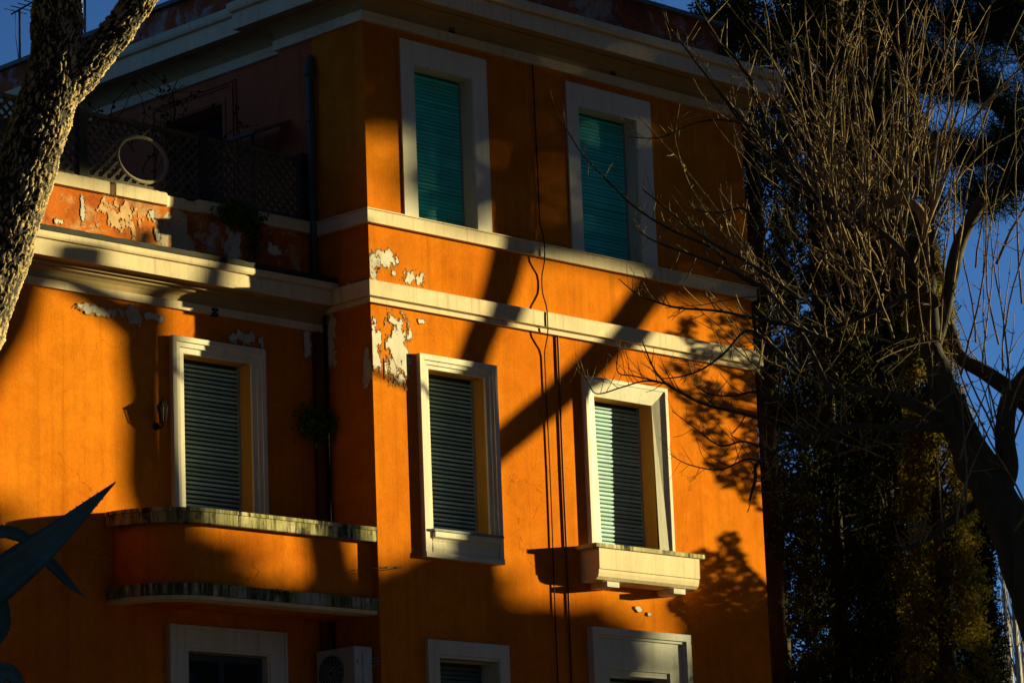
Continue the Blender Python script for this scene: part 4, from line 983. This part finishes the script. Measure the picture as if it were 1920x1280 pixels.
# dense tree shading the cypresses
mass([(3.2,4),(3.2,13.6),(3.6,17),(6,19),(9,20),(12,18),(13,10),(12.5,4)], 30, 9000, .20, 'shade_tree', 'dense tree out of view that shades the evergreens', 2.5, hole=(.9,.34), thin=(6.2,8.8,10.2,13.2,.96))

# unseen evergreens added round the garden to block much of the open sky
def big_tree(x, y, h, r, label, n=17000, size=.21, z0=1.5):
    e = empty('sky_block_evergreen', (x,y,0), label, 'tree', 'unseen evergreens added to block sky light')
    MB().tube([(x,y,-.1),(x,y,h*.5),(x,y,h*.95)], [.45,.3,.05], 10).build('trunk', PBARK, e, smooth=True)
    u = RNG.normal(size=(n,3)); u /= np.linalg.norm(u,axis=1,keepdims=True); u *= RNG.uniform(.35,1,(n,1))**.5*(.82+.3*np.sin(u[:,:1]*7+x)*np.cos(u[:,2:]*9+y))
    P = np.stack([x+u[:,0]*r, y+u[:,1]*r, (h+z0)/2+u[:,2]*(h-z0)/2], 1)
    V, F = leaf_cloud(P, size, aspect=.7); tag(fast_mesh('crown', V, F, CYP, e), kind='stuff')
def umbrella_crown(e, c, r, z0, z1, n, size=.21):
    q = RNG.uniform(0,2*np.pi,n); rr = r*np.sqrt(RNG.uniform(0,1,n)); P = np.stack([c[0]+rr*np.cos(q), c[1]+rr*np.sin(q), z0+(z1-z0)*RNG.uniform(0,1,n)*(1-.6*(rr/r)**2)+.8*(rr/r)], 1)
    V, F = leaf_cloud(P, size, aspect=.7); tag(fast_mesh('crown', V, F, PINE, e), kind='stuff')
umbrella_crown(pine, (-9.0,-6.6), 7.0, 13.6, 16.5, 15000)
up2 = empty('sky_block_pine', (9.5,-11.5,0), 'added umbrella pine south of the house whose unseen crown blocks the sky', 'tree', 'unseen evergreens added to block sky light')  # unseen pine added so that its high crown blocks sky light
MB().tube([(9.5,-11.5,-.1),(8,-10.8,9),(2.5,-9.5,17.5)], [.45,.36,.2], 12).build('trunk', PBARK, up2, smooth=True)
umbrella_crown(up2, (1.5,-9.2), 5.6, 17.2, 20.5, 12000)
for k, (x, y, h, r, lab) in enumerate(((10,-10.3,24,3.5,'nearest added sky-blocking evergreen south of the house, out of view'),(17,-13.3,26,3.6,'second added sky-blocking evergreen south of the house, out of view'),(24,-16.3,26,3.6,'third added sky-blocking evergreen south of the house, out of view'),
      (-21,-8,22,4,'evergreen west of the wing, out of view'),(-24,0,24,5,'farther added sky-blocking tree west of the wing, out of view'),(-17.5,-1,20,3.2,'added sky-blocking evergreen close to the wing, out of view'),
      (4,-34,26,5,'evergreen behind the street, out of view'),(-8,-40,26,6,'wide added sky-blocking tree behind the street, out of view'),(-12.6,-3.2,22,3.1,'added sky-blocking evergreen in front of the far wing, out of view'),(-36,-36,24,5,'evergreen behind the viewer, out of view'),(-21,-42,26,6,'broad added sky-blocking tree behind the viewer, out of view'),(-33,-22,22,4.5,'added sky-blocking evergreen left of the street, out of view'),(16,-36,26,5,'added sky-blocking evergreen at the far side of the street, out of view'))):
    big_tree(x, y, h, r, lab)

mass([(-20.5,-3),(-20.5,1.3),(-18.5,1.9),(-17,1.5),(-15.5,2.0),(-13,1.4),(-13,-3)], 53, 7000, .20, 'shade_tree', 'dense tree out of view that shades the bare trunk', 1.5, trunk_a=-14.5)
mass([(-20.5,1.6),(-20.5,5),(-13,5),(-13,1.6)], 50, 260, .12, 'shade_tree', 'thin crowned tree out of view that dapples the bare shoots', 1.5, hole=(1.6,.0), trunk_a=-20.4)
